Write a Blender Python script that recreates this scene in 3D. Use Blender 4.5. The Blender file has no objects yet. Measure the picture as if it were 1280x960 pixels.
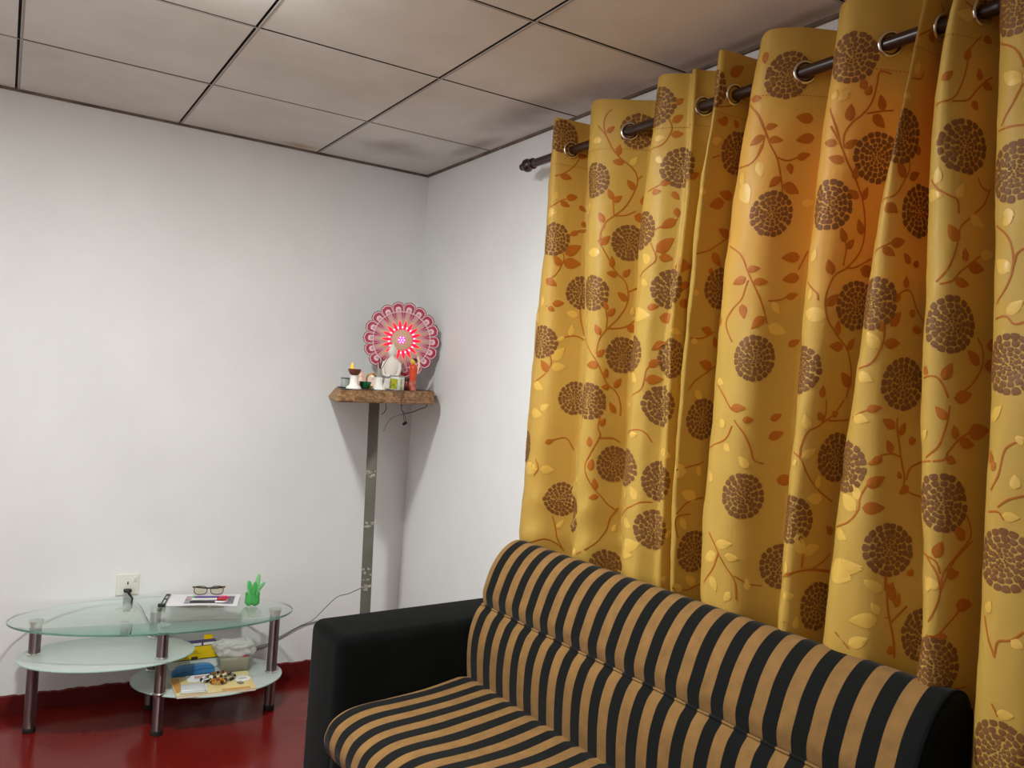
import bpy, bmesh, math, random
from mathutils import Vector, Matrix
random.seed(7)
S = bpy.context.scene
COL = S.collection
PI = math.pi

# ------------------------------------------------------------------ helpers
def lin(r, g, b):
    f = lambda c: (c/255/12.92) if c/255 <= .04045 else ((c/255+.055)/1.055)**2.4
    return (f(r), f(g), f(b), 1)

def mat(name, col, rough=.5, metal=0., spec=.5, sheen=0., emit=None, estr=0., alpha=1., bump=None, noise=None, coat=0.):
    m = bpy.data.materials.new(name); m.use_nodes = True
    nt = m.node_tree; b = nt.nodes['Principled BSDF']
    b.inputs['Base Color'].default_value = col
    b.inputs['Roughness'].default_value = rough
    b.inputs['Metallic'].default_value = metal
    b.inputs['Specular IOR Level'].default_value = spec
    b.inputs['Sheen Weight'].default_value = sheen
    b.inputs['Coat Weight'].default_value = coat
    if emit:
        b.inputs['Emission Color'].default_value = emit; b.inputs['Emission Strength'].default_value = estr
    if alpha < 1: b.inputs['Alpha'].default_value = alpha
    if noise:                       # (scale, colour 2, amount, detail)
        co = nt.nodes.new('ShaderNodeTexCoord'); n = nt.nodes.new('ShaderNodeTexNoise')
        n.inputs['Scale'].default_value = noise[0]; n.inputs['Detail'].default_value = noise[3] if len(noise) > 3 else 4
        nt.links.new(co.outputs['Object'], n.inputs['Vector'])
        r = nt.nodes.new('ShaderNodeValToRGB'); r.color_ramp.elements[0].position = .35; r.color_ramp.elements[1].position = .7
        r.color_ramp.elements[0].color = col
        c2 = noise[1]; a = noise[2]
        r.color_ramp.elements[1].color = tuple(col[k]*(1-a)+c2[k]*a for k in range(3))+(1,)
        nt.links.new(n.outputs['Fac'], r.inputs['Fac']); nt.links.new(r.outputs['Color'], b.inputs['Base Color'])
    if bump:                        # (scale, strength, distance)
        co = nt.nodes.new('ShaderNodeTexCoord'); n = nt.nodes.new('ShaderNodeTexNoise')
        n.inputs['Scale'].default_value = bump[0]; n.inputs['Detail'].default_value = 5
        nt.links.new(co.outputs['Object'], n.inputs['Vector'])
        bp = nt.nodes.new('ShaderNodeBump'); bp.inputs['Strength'].default_value = bump[1]; bp.inputs['Distance'].default_value = bump[2]
        nt.links.new(n.outputs['Fac'], bp.inputs['Height']); nt.links.new(bp.outputs['Normal'], b.inputs['Normal'])
    return m

def thin_glass(name, tint):
    m = bpy.data.materials.new(name); m.use_nodes = True; nt = m.node_tree; out = nt.nodes['Material Output']
    nt.nodes.remove(nt.nodes['Principled BSDF'])
    t = nt.nodes.new('ShaderNodeBsdfTransparent'); t.inputs['Color'].default_value = tint
    g = nt.nodes.new('ShaderNodeBsdfGlossy'); g.inputs['Roughness'].default_value = .02; g.inputs['Color'].default_value = (.95, 1, .97, 1)
    fr_ = nt.nodes.new('ShaderNodeFresnel'); g_ = nt.nodes.new('ShaderNodeNewGeometry'); mr_ = nt.nodes.new('ShaderNodeMapRange'); mr_.inputs['To Min'].default_value = 1.45; mr_.inputs['To Max'].default_value = 1/1.45
    nt.links.new(g_.outputs['Backfacing'], mr_.inputs['Value']); nt.links.new(mr_.outputs[0], fr_.inputs['IOR'])
    mx = nt.nodes.new('ShaderNodeMixShader'); nt.links.new(fr_.outputs[0], mx.inputs['Fac']); nt.links.new(t.outputs[0], mx.inputs[1]); nt.links.new(g.outputs[0], mx.inputs[2])
    nt.links.new(mx.outputs[0], out.inputs['Surface']); return m

def link(o, parent=None):
    COL.objects.link(o)
    if parent: o.parent = parent
    return o

def mesh_obj(name, verts, faces, mats, parent=None, smooth=False, idx=None, loc=(0, 0, 0)):
    me = bpy.data.meshes.new(name); me.from_pydata([tuple(v) for v in verts], [], faces)
    for m in (mats if isinstance(mats, (list, tuple)) else [mats]): me.materials.append(m)
    if idx: me.polygons.foreach_set('material_index', idx)
    if smooth: me.polygons.foreach_set('use_smooth', [True]*len(me.polygons))
    me.update()
    o = bpy.data.objects.new(name, me); o.location = loc
    return link(o, parent)

def bm_obj(name, bm, mats, parent=None, smooth=False, loc=(0, 0, 0), rot=None, auto=None):
    me = bpy.data.meshes.new(name)
    bmesh.ops.recalc_face_normals(bm, faces=bm.faces[:])
    bm.to_mesh(me); bm.free()
    for m in (mats if isinstance(mats, (list, tuple)) else [mats]): me.materials.append(m)
    if smooth or auto:
        me.polygons.foreach_set('use_smooth', [True]*len(me.polygons))
        if auto: me.set_sharp_from_angle(angle=math.radians(auto))
    o = bpy.data.objects.new(name, me); o.location = loc
    if rot: o.rotation_euler = rot
    return link(o, parent)

def empty(name, loc, label, cat, group=None, rot=(0, 0, 0)):
    o = bpy.data.objects.new(name, None); o.location = loc; o.rotation_euler = rot; o.empty_display_size = .05
    COL.objects.link(o); tag(o, label, cat, group); return o

def tag(o, label, cat, group=None):
    o['label'] = label; o['category'] = cat
    if group: o['group'] = group
    return o

def struct(o): o['kind'] = 'structure'; return o

def add_box(bm, c, s, rot=None, bev=0., seg=2, mi=0):
    r = bmesh.ops.create_cube(bm, size=1); vs = r['verts']
    M = Matrix.Translation(c) @ (rot.to_4x4() if rot else Matrix.Identity(4)) @ Matrix.Diagonal((s[0], s[1], s[2], 1))
    bmesh.ops.transform(bm, matrix=M, verts=vs)
    fs = list({f for v in vs for f in v.link_faces})
    if bev:
        es = list({e for v in vs for e in v.link_edges})
        g = bmesh.ops.bevel(bm, geom=es, offset=bev, segments=seg, affect='EDGES', profile=.5)
        fs = list({f for f in g['faces']} | {f for f in fs if f.is_valid})
    for f in fs:
        if f.is_valid: f.material_index = mi
    return fs

def add_lathe(bm, prof, seg=32, c=(0, 0, 0), mi=0, M=None, cap=True):
    """prof: (radius, z) from bottom to top"""
    rings = []
    for r, z in prof:
        ring = []
        for k in range(seg):
            a = 2*PI*k/seg; v = Vector((r*math.cos(a), r*math.sin(a), z))
            if M: v = M @ v
            ring.append(bm.verts.new(v+Vector(c)))
        rings.append(ring)
    for a, b in zip(rings, rings[1:]):
        for k in range(seg):
            f = bm.faces.new((a[k], a[(k+1) % seg], b[(k+1) % seg], b[k])); f.material_index = mi
    if cap:
        f = bm.faces.new(rings[0][::-1]); f.material_index = mi
        f = bm.faces.new(rings[-1]); f.material_index = mi

def smooth_path(pts, n=8):
    P = [Vector(p) for p in pts]
    if len(P) < 3: return P
    P = [P[0]*2-P[1]]+P+[P[-1]*2-P[-2]]; out = []
    for k in range(1, len(P)-2):
        for q in range(n):
            t = q/n; a, b, c, d = P[k-1:k+3]
            out.append(.5*((2*b)+(c-a)*t+(2*a-5*b+4*c-d)*t*t+(3*b-a-3*c+d)*t**3))
    out.append(P[-2]); return out

def add_tube(bm, pts, r, seg=8, mi=0):
    pts = [Vector(p) for p in pts]; up = None; rings = []
    for k, p in enumerate(pts):
        t = (pts[min(k+1, len(pts)-1)]-pts[max(k-1, 0)]).normalized()
        if up is None:
            up = t.orthogonal().normalized()
        up = (up-t*up.dot(t)).normalized(); s = t.cross(up)
        rr = r[k] if isinstance(r, (list, tuple)) else r
        rings.append([bm.verts.new(p+(up*math.cos(2*PI*q/seg)+s*math.sin(2*PI*q/seg))*rr) for q in range(seg)])
    for a, b in zip(rings, rings[1:]):
        for k in range(seg):
            f = bm.faces.new((a[k], a[(k+1) % seg], b[(k+1) % seg], b[k])); f.material_index = mi
    f = bm.faces.new(rings[0][::-1]); f.material_index = mi
    f = bm.faces.new(rings[-1]); f.material_index = mi

def add_prism(bm, poly, z0, z1, mi=0, M=None):
    T = (lambda v: M @ Vector(v)) if M else Vector
    a = [bm.verts.new(T((x, y, z0))) for x, y in poly]; b = [bm.verts.new(T((x, y, z1))) for x, y in poly]
    n = len(poly); fs = [bm.faces.new(a[::-1]), bm.faces.new(b)]
    for k in range(n): fs.append(bm.faces.new((a[k], a[(k+1) % n], b[(k+1) % n], b[k])))
    for f in fs: f.material_index = mi
    return fs

def add_torus(bm, R, r, M, seg=28, sub=8, mi=0):
    g = []
    for k in range(seg):
        a = 2*PI*k/seg
        g.append([bm.verts.new(M @ Vector(((R+r*math.cos(2*PI*q/sub))*math.cos(a), (R+r*math.cos(2*PI*q/sub))*math.sin(a), r*math.sin(2*PI*q/sub)))) for q in range(sub)])
    for k in range(seg):
        for q in range(sub):
            f = bm.faces.new((g[k][q], g[(k+1) % seg][q], g[(k+1) % seg][(q+1) % sub], g[k][(q+1) % sub])); f.material_index = mi

def add_ball(bm, c, s, mi=0, u=16, v=10, M=None):
    r = bmesh.ops.create_uvsphere(bm, u_segments=u, v_segments=v, radius=1)
    s = s if isinstance(s, (tuple, list)) else (s, s, s)
    X = Matrix.Translation(c) @ (M.to_4x4() if M else Matrix.Identity(4)) @ Matrix.Diagonal((s[0], s[1], s[2], 1))
    bmesh.ops.transform(bm, matrix=X, verts=r['verts'])
    for f in {f for w in r['verts'] for f in w.link_faces}: f.material_index = mi

# ------------------------------------------------------------------ camera (eye height 1.49 m)
CAMZ = 1.49
cam = bpy.data.cameras.new('camera'); co = bpy.data.objects.new('camera', cam); COL.objects.link(co)
F_PX = 1037.209; cam.sensor_fit = 'HORIZONTAL'; cam.sensor_width = 36; cam.lens = F_PX*36/1280; cam.clip_start = .02
yaw, pitch, roll = (math.radians(a) for a in (31.5987, -.34009, -4.13572))
f = Vector((math.sin(yaw)*math.cos(pitch), math.cos(yaw)*math.cos(pitch), math.sin(pitch)))
r = Vector((math.cos(yaw), -math.sin(yaw), 0)); d = f.cross(r)
r2 = r*math.cos(roll)+d*math.sin(roll); d2 = -r*math.sin(roll)+d*math.cos(roll)
co.matrix_world = Matrix(((r2.x, -d2.x, -f.x, 0), (r2.y, -d2.y, -f.y, 0), (r2.z, -d2.z, -f.z, CAMZ), (0, 0, 0, 1)))
S.camera = co

# ------------------------------------------------------------------ room
WY, WX, CZ = 3.854, 1.785, 2.49          # far wall, window wall, ceiling height
LX, FY = -1.05, -2.6                      # walls behind the viewer

def wall_material():
    m = bpy.data.materials.new('white wall paint'); m.use_nodes = True; nt = m.node_tree; b = nt.nodes['Principled BSDF']
    b.inputs['Roughness'].default_value = .62; b.inputs['Specular IOR Level'].default_value = .25
    g = nt.nodes.new('ShaderNodeNewGeometry')
    mp = nt.nodes.new('ShaderNodeMapping'); mp.inputs['Scale'].default_value = (1.2, 1.2, 1.0); nt.links.new(g.outputs['Position'], mp.inputs['Vector'])
    n = nt.nodes.new('ShaderNodeTexNoise'); n.inputs['Scale'].default_value = 2.1; n.inputs['Detail'].default_value = 6; n.inputs['Roughness'].default_value = .6
    nt.links.new(mp.outputs['Vector'], n.inputs['Vector'])
    r = nt.nodes.new('ShaderNodeValToRGB'); r.color_ramp.elements[0].position = .36; r.color_ramp.elements[1].position = .62
    r.color_ramp.elements[0].color = lin(230, 230, 229); r.color_ramp.elements[1].color = lin(235, 235, 234)
    nt.links.new(n.outputs['Fac'], r.inputs['Fac']); nt.links.new(r.outputs['Color'], b.inputs['Base Color'])
    n2 = nt.nodes.new('ShaderNodeTexNoise'); n2.inputs['Scale'].default_value = 9; n2.inputs['Detail'].default_value = 6
    nt.links.new(g.outputs['Position'], n2.inputs['Vector'])
    bp = nt.nodes.new('ShaderNodeBump'); bp.inputs['Strength'].default_value = .04; bp.inputs['Distance'].default_value = .01
    nt.links.new(n2.outputs['Fac'], bp.inputs['Height']); nt.links.new(bp.outputs['Normal'], b.inputs['Normal'])
    return m
M_wall = wall_material()

def floor_material():
    m = bpy.data.materials.new('red polished cement'); m.use_nodes = True; nt = m.node_tree; b = nt.nodes['Principled BSDF']
    b.inputs['Roughness'].default_value = .2; b.inputs['Specular IOR Level'].default_value = .45
    g = nt.nodes.new('ShaderNodeNewGeometry'); n = nt.nodes.new('ShaderNodeTexNoise'); n.inputs['Scale'].default_value = 3; n.inputs['Detail'].default_value = 6
    nt.links.new(g.outputs['Position'], n.inputs['Vector'])
    r = nt.nodes.new('ShaderNodeValToRGB'); r.color_ramp.elements[0].position = .3; r.color_ramp.elements[1].position = .7
    r.color_ramp.elements[0].color = lin(100, 17, 13); r.color_ramp.elements[1].color = lin(112, 21, 15)
    nt.links.new(n.outputs['Fac'], r.inputs['Fac']); nt.links.new(r.outputs['Color'], b.inputs['Base Color'])
    n2 = nt.nodes.new('ShaderNodeTexNoise'); n2.inputs['Scale'].default_value = 6; n2.inputs['Detail'].default_value = 3
    nt.links.new(g.outputs['Position'], n2.inputs['Vector'])
    bp = nt.nodes.new('ShaderNodeBump'); bp.inputs['Strength'].default_value = .02; bp.inputs['Distance'].default_value = .01
    nt.links.new(n2.outputs['Fac'], bp.inputs['Height']); nt.links.new(bp.outputs['Normal'], b.inputs['Normal'])
    return m
M_floor = floor_material()
M_skirt = mat('red skirting paint', lin(104, 22, 21), .4, noise=(5, lin(80, 18, 17), .6))

def slab(name, lo, hi, m):
    bm = bmesh.new(); add_box(bm, [(a+b)/2 for a, b in zip(lo, hi)], [b-a for a, b in zip(lo, hi)])
    return struct(bm_obj(name, bm, m))
slab('floor', (LX-.1, FY-.1, -.1), (WX+.15, WY+.1, 0), M_floor)
slab('wall_back', (LX-.1, WY, 0), (WX+.15, WY+.1, CZ+.1), M_wall)
slab('wall_left', (LX-.1, FY, 0), (LX, WY, CZ+.1), M_wall)
slab('wall_front', (LX, FY-.1, 0), (WX+.15, FY, CZ+.1), M_wall)
# the window wall is pierced behind the curtain
WIN = (.72, 2.02, .98, 2.17)
bm = bmesh.new()
for lo, hi in (((WX, FY, 0), (WX+.15, WIN[0], CZ+.1)), ((WX, WIN[1], 0), (WX+.15, WY, CZ+.1)),
               ((WX, WIN[0], 0), (WX+.15, WIN[1], WIN[2])), ((WX, WIN[0], WIN[3]), (WX+.15, WIN[1], CZ+.1))):
    add_box(bm, [(a+b)/2 for a, b in zip(lo, hi)], [b-a for a, b in zip(lo, hi)])
struct(bm_obj('wall_right', bm, M_wall))

M_winwood = mat('dark window wood', lin(74, 44, 28), .5)
M_pane = thin_glass('window pane', (.95, .96, .95, 1))
bm = bmesh.new(); y0, y1, z0, z1 = WIN
for yy in (y0+.025, (y0*2+y1)/3, (y0+2*y1)/3, y1-.025): add_box(bm, (WX+.09, yy, (z0+z1)/2), (.06, .05, z1-z0), bev=.004)
for zz in (z0+.025, z1-.36, z1-.025): add_box(bm, (WX+.09, (y0+y1)/2, zz), (.056, y1-y0, .05), bev=.004)
wn = struct(bm_obj('window_1', bm, M_winwood))
bm = bmesh.new(); add_box(bm, (WX+.09, (y0+y1)/2, (z0+z1)/2), (.004, y1-y0-.02, z1-z0-.02)); bm_obj('pane', bm, M_pane, wn)

# skirting: painted band, slightly ragged top edge
def skirting(name, axis):
    vs = []; fs = []; n = 160
    for k in range(n+1):
        t = k/n
        z = .072+.0022*math.sin(k*.9)+.0018*math.sin(k*2.3+1)
        if axis == 'y':
            x = LX+(WX-LX)*t; row = [(x, WY, 0), (x, WY-.008, 0), (x, WY-.008, z-.004), (x, WY, z)]
        else:
            y = FY+(WY-FY)*t; row = [(WX, y, 0), (WX-.008, y, 0), (WX-.008, y, z-.004), (WX, y, z)]
        vs += row
        if k:
            a = (k-1)*4; b = k*4
            for q in range(3): fs.append((a+q, b+q, b+q+1, a+q+1))
    return struct(mesh_obj(name, vs, fs, M_skirt))
skirting('baseboard_back', 'y'); skirting('baseboard_right', 'x')

# ceiling: square boards laid in a grid, dark joint beside a narrow pale bar
def ceil_material():
    m = bpy.data.materials.new('stained ceiling board'); m.use_nodes = True; nt = m.node_tree; b = nt.nodes['Principled BSDF']
    b.inputs['Roughness'].default_value = .8; b.inputs['Specular IOR Level'].default_value = .2
    g = nt.nodes.new('ShaderNodeNewGeometry')
    n = nt.nodes.new('ShaderNodeTexNoise'); n.inputs['Scale'].default_value = 1.6; n.inputs['Detail'].default_value = 7; n.inputs['Roughness'].default_value = .6
    nt.links.new(g.outputs['Position'], n.inputs['Vector'])
    r = nt.nodes.new('ShaderNodeValToRGB'); r.color_ramp.elements[0].position = .32; r.color_ramp.elements[1].position = .6
    r.color_ramp.elements[0].color = lin(206, 201, 193); r.color_ramp.elements[1].color = lin(222, 219, 214)
    nt.links.new(n.outputs['Fac'], r.inputs['Fac'])
    cur = r.outputs['Color']
    # brown damp stains and soot smudges at fixed spots on the boards
    for (x, y, rx, ry, col, amt) in ((1.42, 3.50, .22, .16, lin(120, 102, 80), .55), (1.10, 3.80, .12, .06, lin(170, 130, 80), .7),
                                     (1.62, 2.62, .14, .5, lin(122, 108, 100), .5), (1.70, 3.2, .06, .3, lin(110, 94, 84), .5), (1.74, 1.6, .04, .8, lin(96, 84, 78), .5)):
        mp = nt.nodes.new('ShaderNodeMapping'); mp.vector_type = 'POINT'
        mp.inputs['Location'].default_value = (-x/rx, -y/ry, -CZ); mp.inputs['Scale'].default_value = (1/rx, 1/ry, 1)
        nt.links.new(g.outputs['Position'], mp.inputs['Vector'])
        ad = nt.nodes.new('ShaderNodeMixRGB'); ad.blend_type = 'ADD'; ad.inputs['Fac'].default_value = .5
        n3 = nt.nodes.new('ShaderNodeTexNoise'); n3.inputs['Scale'].default_value = 7; n3.inputs['Detail'].default_value = 5; nt.links.new(g.outputs['Position'], n3.inputs['Vector'])
        ln = nt.nodes.new('ShaderNodeVectorMath'); ln.operation = 'LENGTH'; nt.links.new(mp.outputs['Vector'], ln.inputs[0])
        sb = nt.nodes.new('ShaderNodeMath'); sb.operation = 'ADD'; nt.links.new(ln.outputs['Value'], sb.inputs[0]); nt.links.new(n3.outputs['Fac'], sb.inputs[1])
        mr = nt.nodes.new('ShaderNodeMapRange'); mr.interpolation_type = 'SMOOTHSTEP'
        mr.inputs['From Min'].default_value = .45; mr.inputs['From Max'].default_value = 1.55; mr.inputs['To Min'].default_value = amt; mr.inputs['To Max'].default_value = 0
        nt.links.new(sb.outputs[0], mr.inputs['Value'])
        mx = nt.nodes.new('ShaderNodeMixRGB'); nt.links.new(mr.outputs['Result'], mx.inputs['Fac']); nt.links.new(cur, mx.inputs['Color1']); mx.inputs['Color2'].default_value = col
        cur = mx.outputs['Color']; nt.nodes.remove(ad)
    nt.links.new(cur, b.inputs['Base Color'])
    return m
M_ceil = ceil_material()
M_joint = mat('dark ceiling joint', lin(52, 42, 36), .9)
M_bar = mat('ceiling bar', lin(160, 152, 144), .7)
GX = [1.2015, .590, -.015, -.62]
GY = [3.210, 2.565, 1.976, 1.37, .77, .17, -.43, -1.03, -1.63, -2.23]
bm = bmesh.new()
add_box(bm, ((LX+WX)/2, (FY+WY)/2, CZ+.06), (WX-LX+.2, WY-FY+.2, .1), mi=1)
xs = [LX]+GX[::-1]+[WX]; ys = [FY]+GY[::-1]+[WY]
for a, b in zip(xs, xs[1:]):
    for c, e in zip(ys, ys[1:]):
        sag = random.uniform(0, .0015)
        for f_ in add_box(bm, ((a+b)/2, (c+e)/2, CZ+.004-sag), (b-a-.0085, e-c-.0085, .010)):
            f_.normal_update(); f_.material_index = 0 if abs(f_.normal.z) > .5 else 1
struct(bm_obj('ceiling', bm, [M_ceil, M_joint]))
bm = bmesh.new()
for x in GX: add_box(bm, (x+.0095, (FY+WY)/2, CZ-.0015), (.007, WY-FY-.02, .003), bev=.0008, seg=1)
for y in GY: add_box(bm, ((LX+WX)/2, y+.0095, CZ-.001), (WX-LX-.02, .006, .002), bev=.0006, seg=1)
struct(bm_obj('trim_1', bm, M_bar))
M_edge = mat('grimy edge strip', lin(120, 104, 92), .8, noise=(14, lin(70, 58, 50), .9, 6))
bm = bmesh.new()
add_box(bm, ((LX+WX)/2, WY-.006, CZ-.005), (WX-LX, .012, .012), bev=.002, seg=1)
add_box(bm, (WX-.006, (FY+WY)/2, CZ-.005), (.012, WY-FY, .012), bev=.002, seg=1)
struct(bm_obj('trim_2', bm, M_edge))
FLOWERS = [(105,2362),(642,2322),(514,2161),(997,2144),(899,2329),(1232,2321),(1369,2168),(1688,2310),(2035,2287),(2121,2065),(2361,2076),(2751,2034),
(3045,1953),(3042,2277),(2025,1948),(2459,1926),(1702,1958),(106,1993),(637,1959),(235,1813),(519,1788),(874,1965),(1003,1788),(1368,1789),
(95,1628),(634,1594),(861,1593),(1042,1584),(1694,1588),(237,1439),(524,1437),(1004,1443),(1346,1416),(11,1251),(624,1239),(866,1249),
(1007,1222),(215,1080),(457,1059),(998,1078),(614,903),(1698,1233),(1338,1041),(2126,1722),(2351,1713),(1986,1562),(2736,1664),(2449,1541),
(3044,1586),(2124,1359),(2328,1347),(1997,1204),(2447,1178),(2722,1303),(3049,1218),(1811,1058),(2111,996),(2713,978),(3064,863),(2524,995)]
STEMS = [((176,2338),(186,2304),(161,2264),(121,2233),(82,2218)),((22,2092),(81,2111),(116,2131),(140,2141)),((167,2010),(203,2033),(237,2041)),
((522,2339),(548,2304),(568,2264),(595,2232),(625,2208),(644,2184),(651,2152),(637,2112),(614,2070),(585,2041),(562,2019),(550,1986),
(547,1960)),((548,2304),(540,2343),(548,2375),(561,2391)),((585,2041),(578,2093)),((585,2041),(622,2048),(652,2065)),((649,2165),(663,2179)),
((855,2201),(924,2210),(949,2244),(953,2267),(941,2291)),((892,2079),(923,2089),(946,2099)),((916,1950),(955,1971),(999,1994)),((998,2094),
(1044,2100),(1084,2124)),((1263,2274),(1312,2287),(1353,2306)),((1280,2140),(1307,2153)),((1588,2248),(1624,2212),(1649,2174),(1665,2153)),((1619,2085),
(1640,2103),(1652,2138)),((1583,2250),(1625,2215),(1652,2173),(1673,2137),(1696,2102),(1706,2068),(1716,2029),(1719,2006)),((1696,2102),(1724,2096),
(1757,2111),(1780,2116)),((1656,2161),(1651,2121),(1623,2089),(1568,2090)),((2012,2133),(2028,2105),(2043,2073),(2057,2042),(2084,1999),(2102,1971),
(2114,1936)),((2045,2078),(2042,2110),(2053,2136),(2074,2157),(2089,2184),(2094,2225),(2098,2256),(2125,2254)),((2084,2160),(2113,2169),(2142,2175)),
((2001,2177),(2020,2137),(2040,2079)),((2317,1940),(2366,1947),(2393,1986),(2405,2012),(2397,2046)),((2356,2197),(2389,2202),(2396,2218)),((2348,2284),
(2399,2313),(2421,2345),(2403,2364)),((2719,2330),(2748,2320),(2768,2308)),((2777,2271),(2749,2238),(2746,2199),(2737,2160),(2720,2130),(2679,2122)),
((2721,2125),(2756,2132),(2778,2157),(2802,2180),(2821,2191)),((2677,1967),(2699,1943),(2722,1928),(2737,1919),(2740,1892)),((2789,1974),(2800,1957),
(2820,1950)),((2783,1898),(2809,1920),(2826,1956)),((2988,2225),(3037,2196),(3055,2168),(3059,2150)),((3006,2040),(3042,2040),(3062,2038)),((3016,2047),
(3042,2084),(3059,2119)),((93,1847),(124,1862),(145,1900),(154,1930),(139,1960)),((233,2033),(204,2029)),((104,1755),(133,1767)),((253,1647),
(222,1658),(186,1652),(154,1638)),((233,1752),(237,1710),(251,1661)),((70,1482),(120,1516),(139,1553),(133,1580),(126,1594)),((38,1362),
(113,1395)),((541,1960),(571,1903),(599,1860),(630,1832),(641,1794),(637,1754),(609,1713),(571,1670),(550,1636),(543,1590)),((571,1670),
(570,1709),(561,1753)),((577,1674),(633,1685),(667,1708)),((481,1642),(529,1589),(550,1558),(582,1502),(621,1472),(636,1434),(635,1396)),
((641,1800),(671,1816)),((547,1957),(562,2013)),((878,1823),(936,1859),(945,1883),(924,1923)),((881,1713),(934,1732)),((1011,1632),(974,1612)),
((891,1465),(935,1485),(945,1515),(947,1545),(964,1564)),((1040,1733),(1068,1749)),((1010,1490),(1081,1502)),((1266,1874),(1316,1892),(1358,1921),
(1384,1939)),((1273,1640),(1318,1644),(1363,1665)),((1283,1495),(1310,1525),(1360,1556),(1379,1569)),((1580,1884),(1632,1857),(1659,1809),(1690,1752),
(1709,1708),(1718,1678)),((1662,1788),(1648,1742),(1619,1712),(1600,1675),(1627,1628)),((1577,1517),(1615,1486),(1649,1451)),((249,1256),(216,1296),
(168,1287)),((114,1155),(130,1185),(117,1215)),((184,1019),(208,963),(225,907)),((119,921),(172,938),(208,924),(230,896)),((565,1392),
(560,1353),(568,1328),(545,1268),(530,1227),(555,1165),(602,1121),(646,1090)),((563,1321),(611,1323),(640,1311)),((654,1097),(623,1063),
(608,1024),(577,980),(524,942)),((856,1352),(934,1367),(972,1334)),((822,1093),(922,1140),(948,1155),(983,1158)),((1263,1270),(1345,1287),
(1368,1296)),((1321,1146),(1275,1141),(1266,1119),(1277,1080)),((1373,1193),(1313,1180),(1268,1147)),((1265,942),(1317,933),(1372,946)),((1556,1343),
(1632,1371),(1654,1410)),((1658,1426),(1688,1392),(1705,1358),(1717,1328),(1745,1319)),((1608,1125),(1637,1089),(1660,1052),(1686,1015),(1691,965)),
((1644,1075),(1625,1029),(1587,988)),((1686,1026),(1721,1008),(1761,1004)),((1810,1873),(1790,1822)),((1717,1736),(1750,1742),(1770,1754)),((2038,1718),
(2040,1746),(2054,1784),(2084,1806),(2108,1833),(2120,1862),(2121,1904),(2111,1949)),((2038,1718),(2050,1681),(2078,1651),(2116,1621),(2132,1589),
(2140,1551),(2132,1502)),((2075,1810),(2075,1852),(2058,1896)),((2084,1806),(2112,1812),(2151,1836)),((1979,1773),(2017,1746),(2023,1727)),((2331,1825),
(2361,1838),(2378,1847)),((2403,1718),(2418,1739),(2450,1747),(2474,1712),(2494,1687)),((2332,1568),(2363,1580),(2379,1611),(2385,1638),(2383,1664)),
((2712,1746),(2735,1753),(2752,1773),(2779,1792),(2807,1812)),((2704,1751),(2727,1779),(2741,1820),(2745,1863),(2770,1887)),((2673,1554),(2705,1558),
(2720,1543),(2731,1515)),((2743,1516),(2790,1548),(2818,1587),(2817,1623),(2802,1643)),((2998,1856),(3028,1835),(3042,1806),(3045,1768),(3033,1731),
(3007,1702)),((3047,1776),(3051,1794),(3063,1804)),((3004,1674),(3033,1677),(3050,1662),(3068,1665)),((2070,1494),(2074,1466),(2064,1437),(2030,1416),
(2017,1381),(2017,1358)),((2127,1497),(2100,1462),(2064,1437)),((2085,1445),(2148,1450)),((1992,1365),(2018,1353),(2041,1312),(2077,1279),(2128,1250)),
((1978,1059),(2028,1081),(2085,1085),(2146,1077)),((2049,1091),(2048,1130),(2035,1159)),((2084,1087),(2117,1103),(2143,1122)),((2329,1460),(2353,1471),
(2370,1479)),((2386,1361),(2409,1381),(2438,1387),(2461,1381)),((2439,1466),(2443,1439),(2458,1396),(2474,1344),(2495,1301),(2661,1281)),((2480,1331),
(2488,1358),(2515,1372)),((2318,1208),(2359,1228),(2378,1258),(2378,1285),(2388,1313)),((2330,1112),(2361,1125)),((2442,1091),(2441,1126)),((2664,1380),
(2722,1390),(2734,1407),(2757,1432),(2790,1450)),((2686,1390),(2716,1417),(2730,1459),(2736,1500)),((2720,1130),(2725,1166),(2754,1199),(2794,1235),
(2790,1267),(2775,1287)),((2659,1195),(2704,1188),(2717,1162)),((3018,1345),(3034,1374),(3044,1420),(3058,1436),(3078,1446)),((3036,1315),(3056,1332),
(3081,1343)),((3010,1302),(3036,1306),(3049,1293)),((2002,1067),(2054,1086),(2145,1082)),((2047,1094),(2049,1125)),((1976,998),(2011,960)),((2443,1120),
(2450,1057),(2467,994),(2473,944)),((2415,1026),(2453,1032)),((2461,1022),(2492,1058)),((2384,953),(2355,980)),((2683,1195),(2710,1162),(2719,1118),
(2697,1063)),((2719,1124),(2745,1184),(2801,1229)),((2694,1036),(2715,1040),(2743,1067),(2800,1110)),((2748,902),(2762,928),(2803,931)),((3046,948),
(3059,928)),((3045,1039),(3049,1065),(3071,1074),(3093,1095)),((3010,1103),(3029,1065),(3046,1034))]
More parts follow.
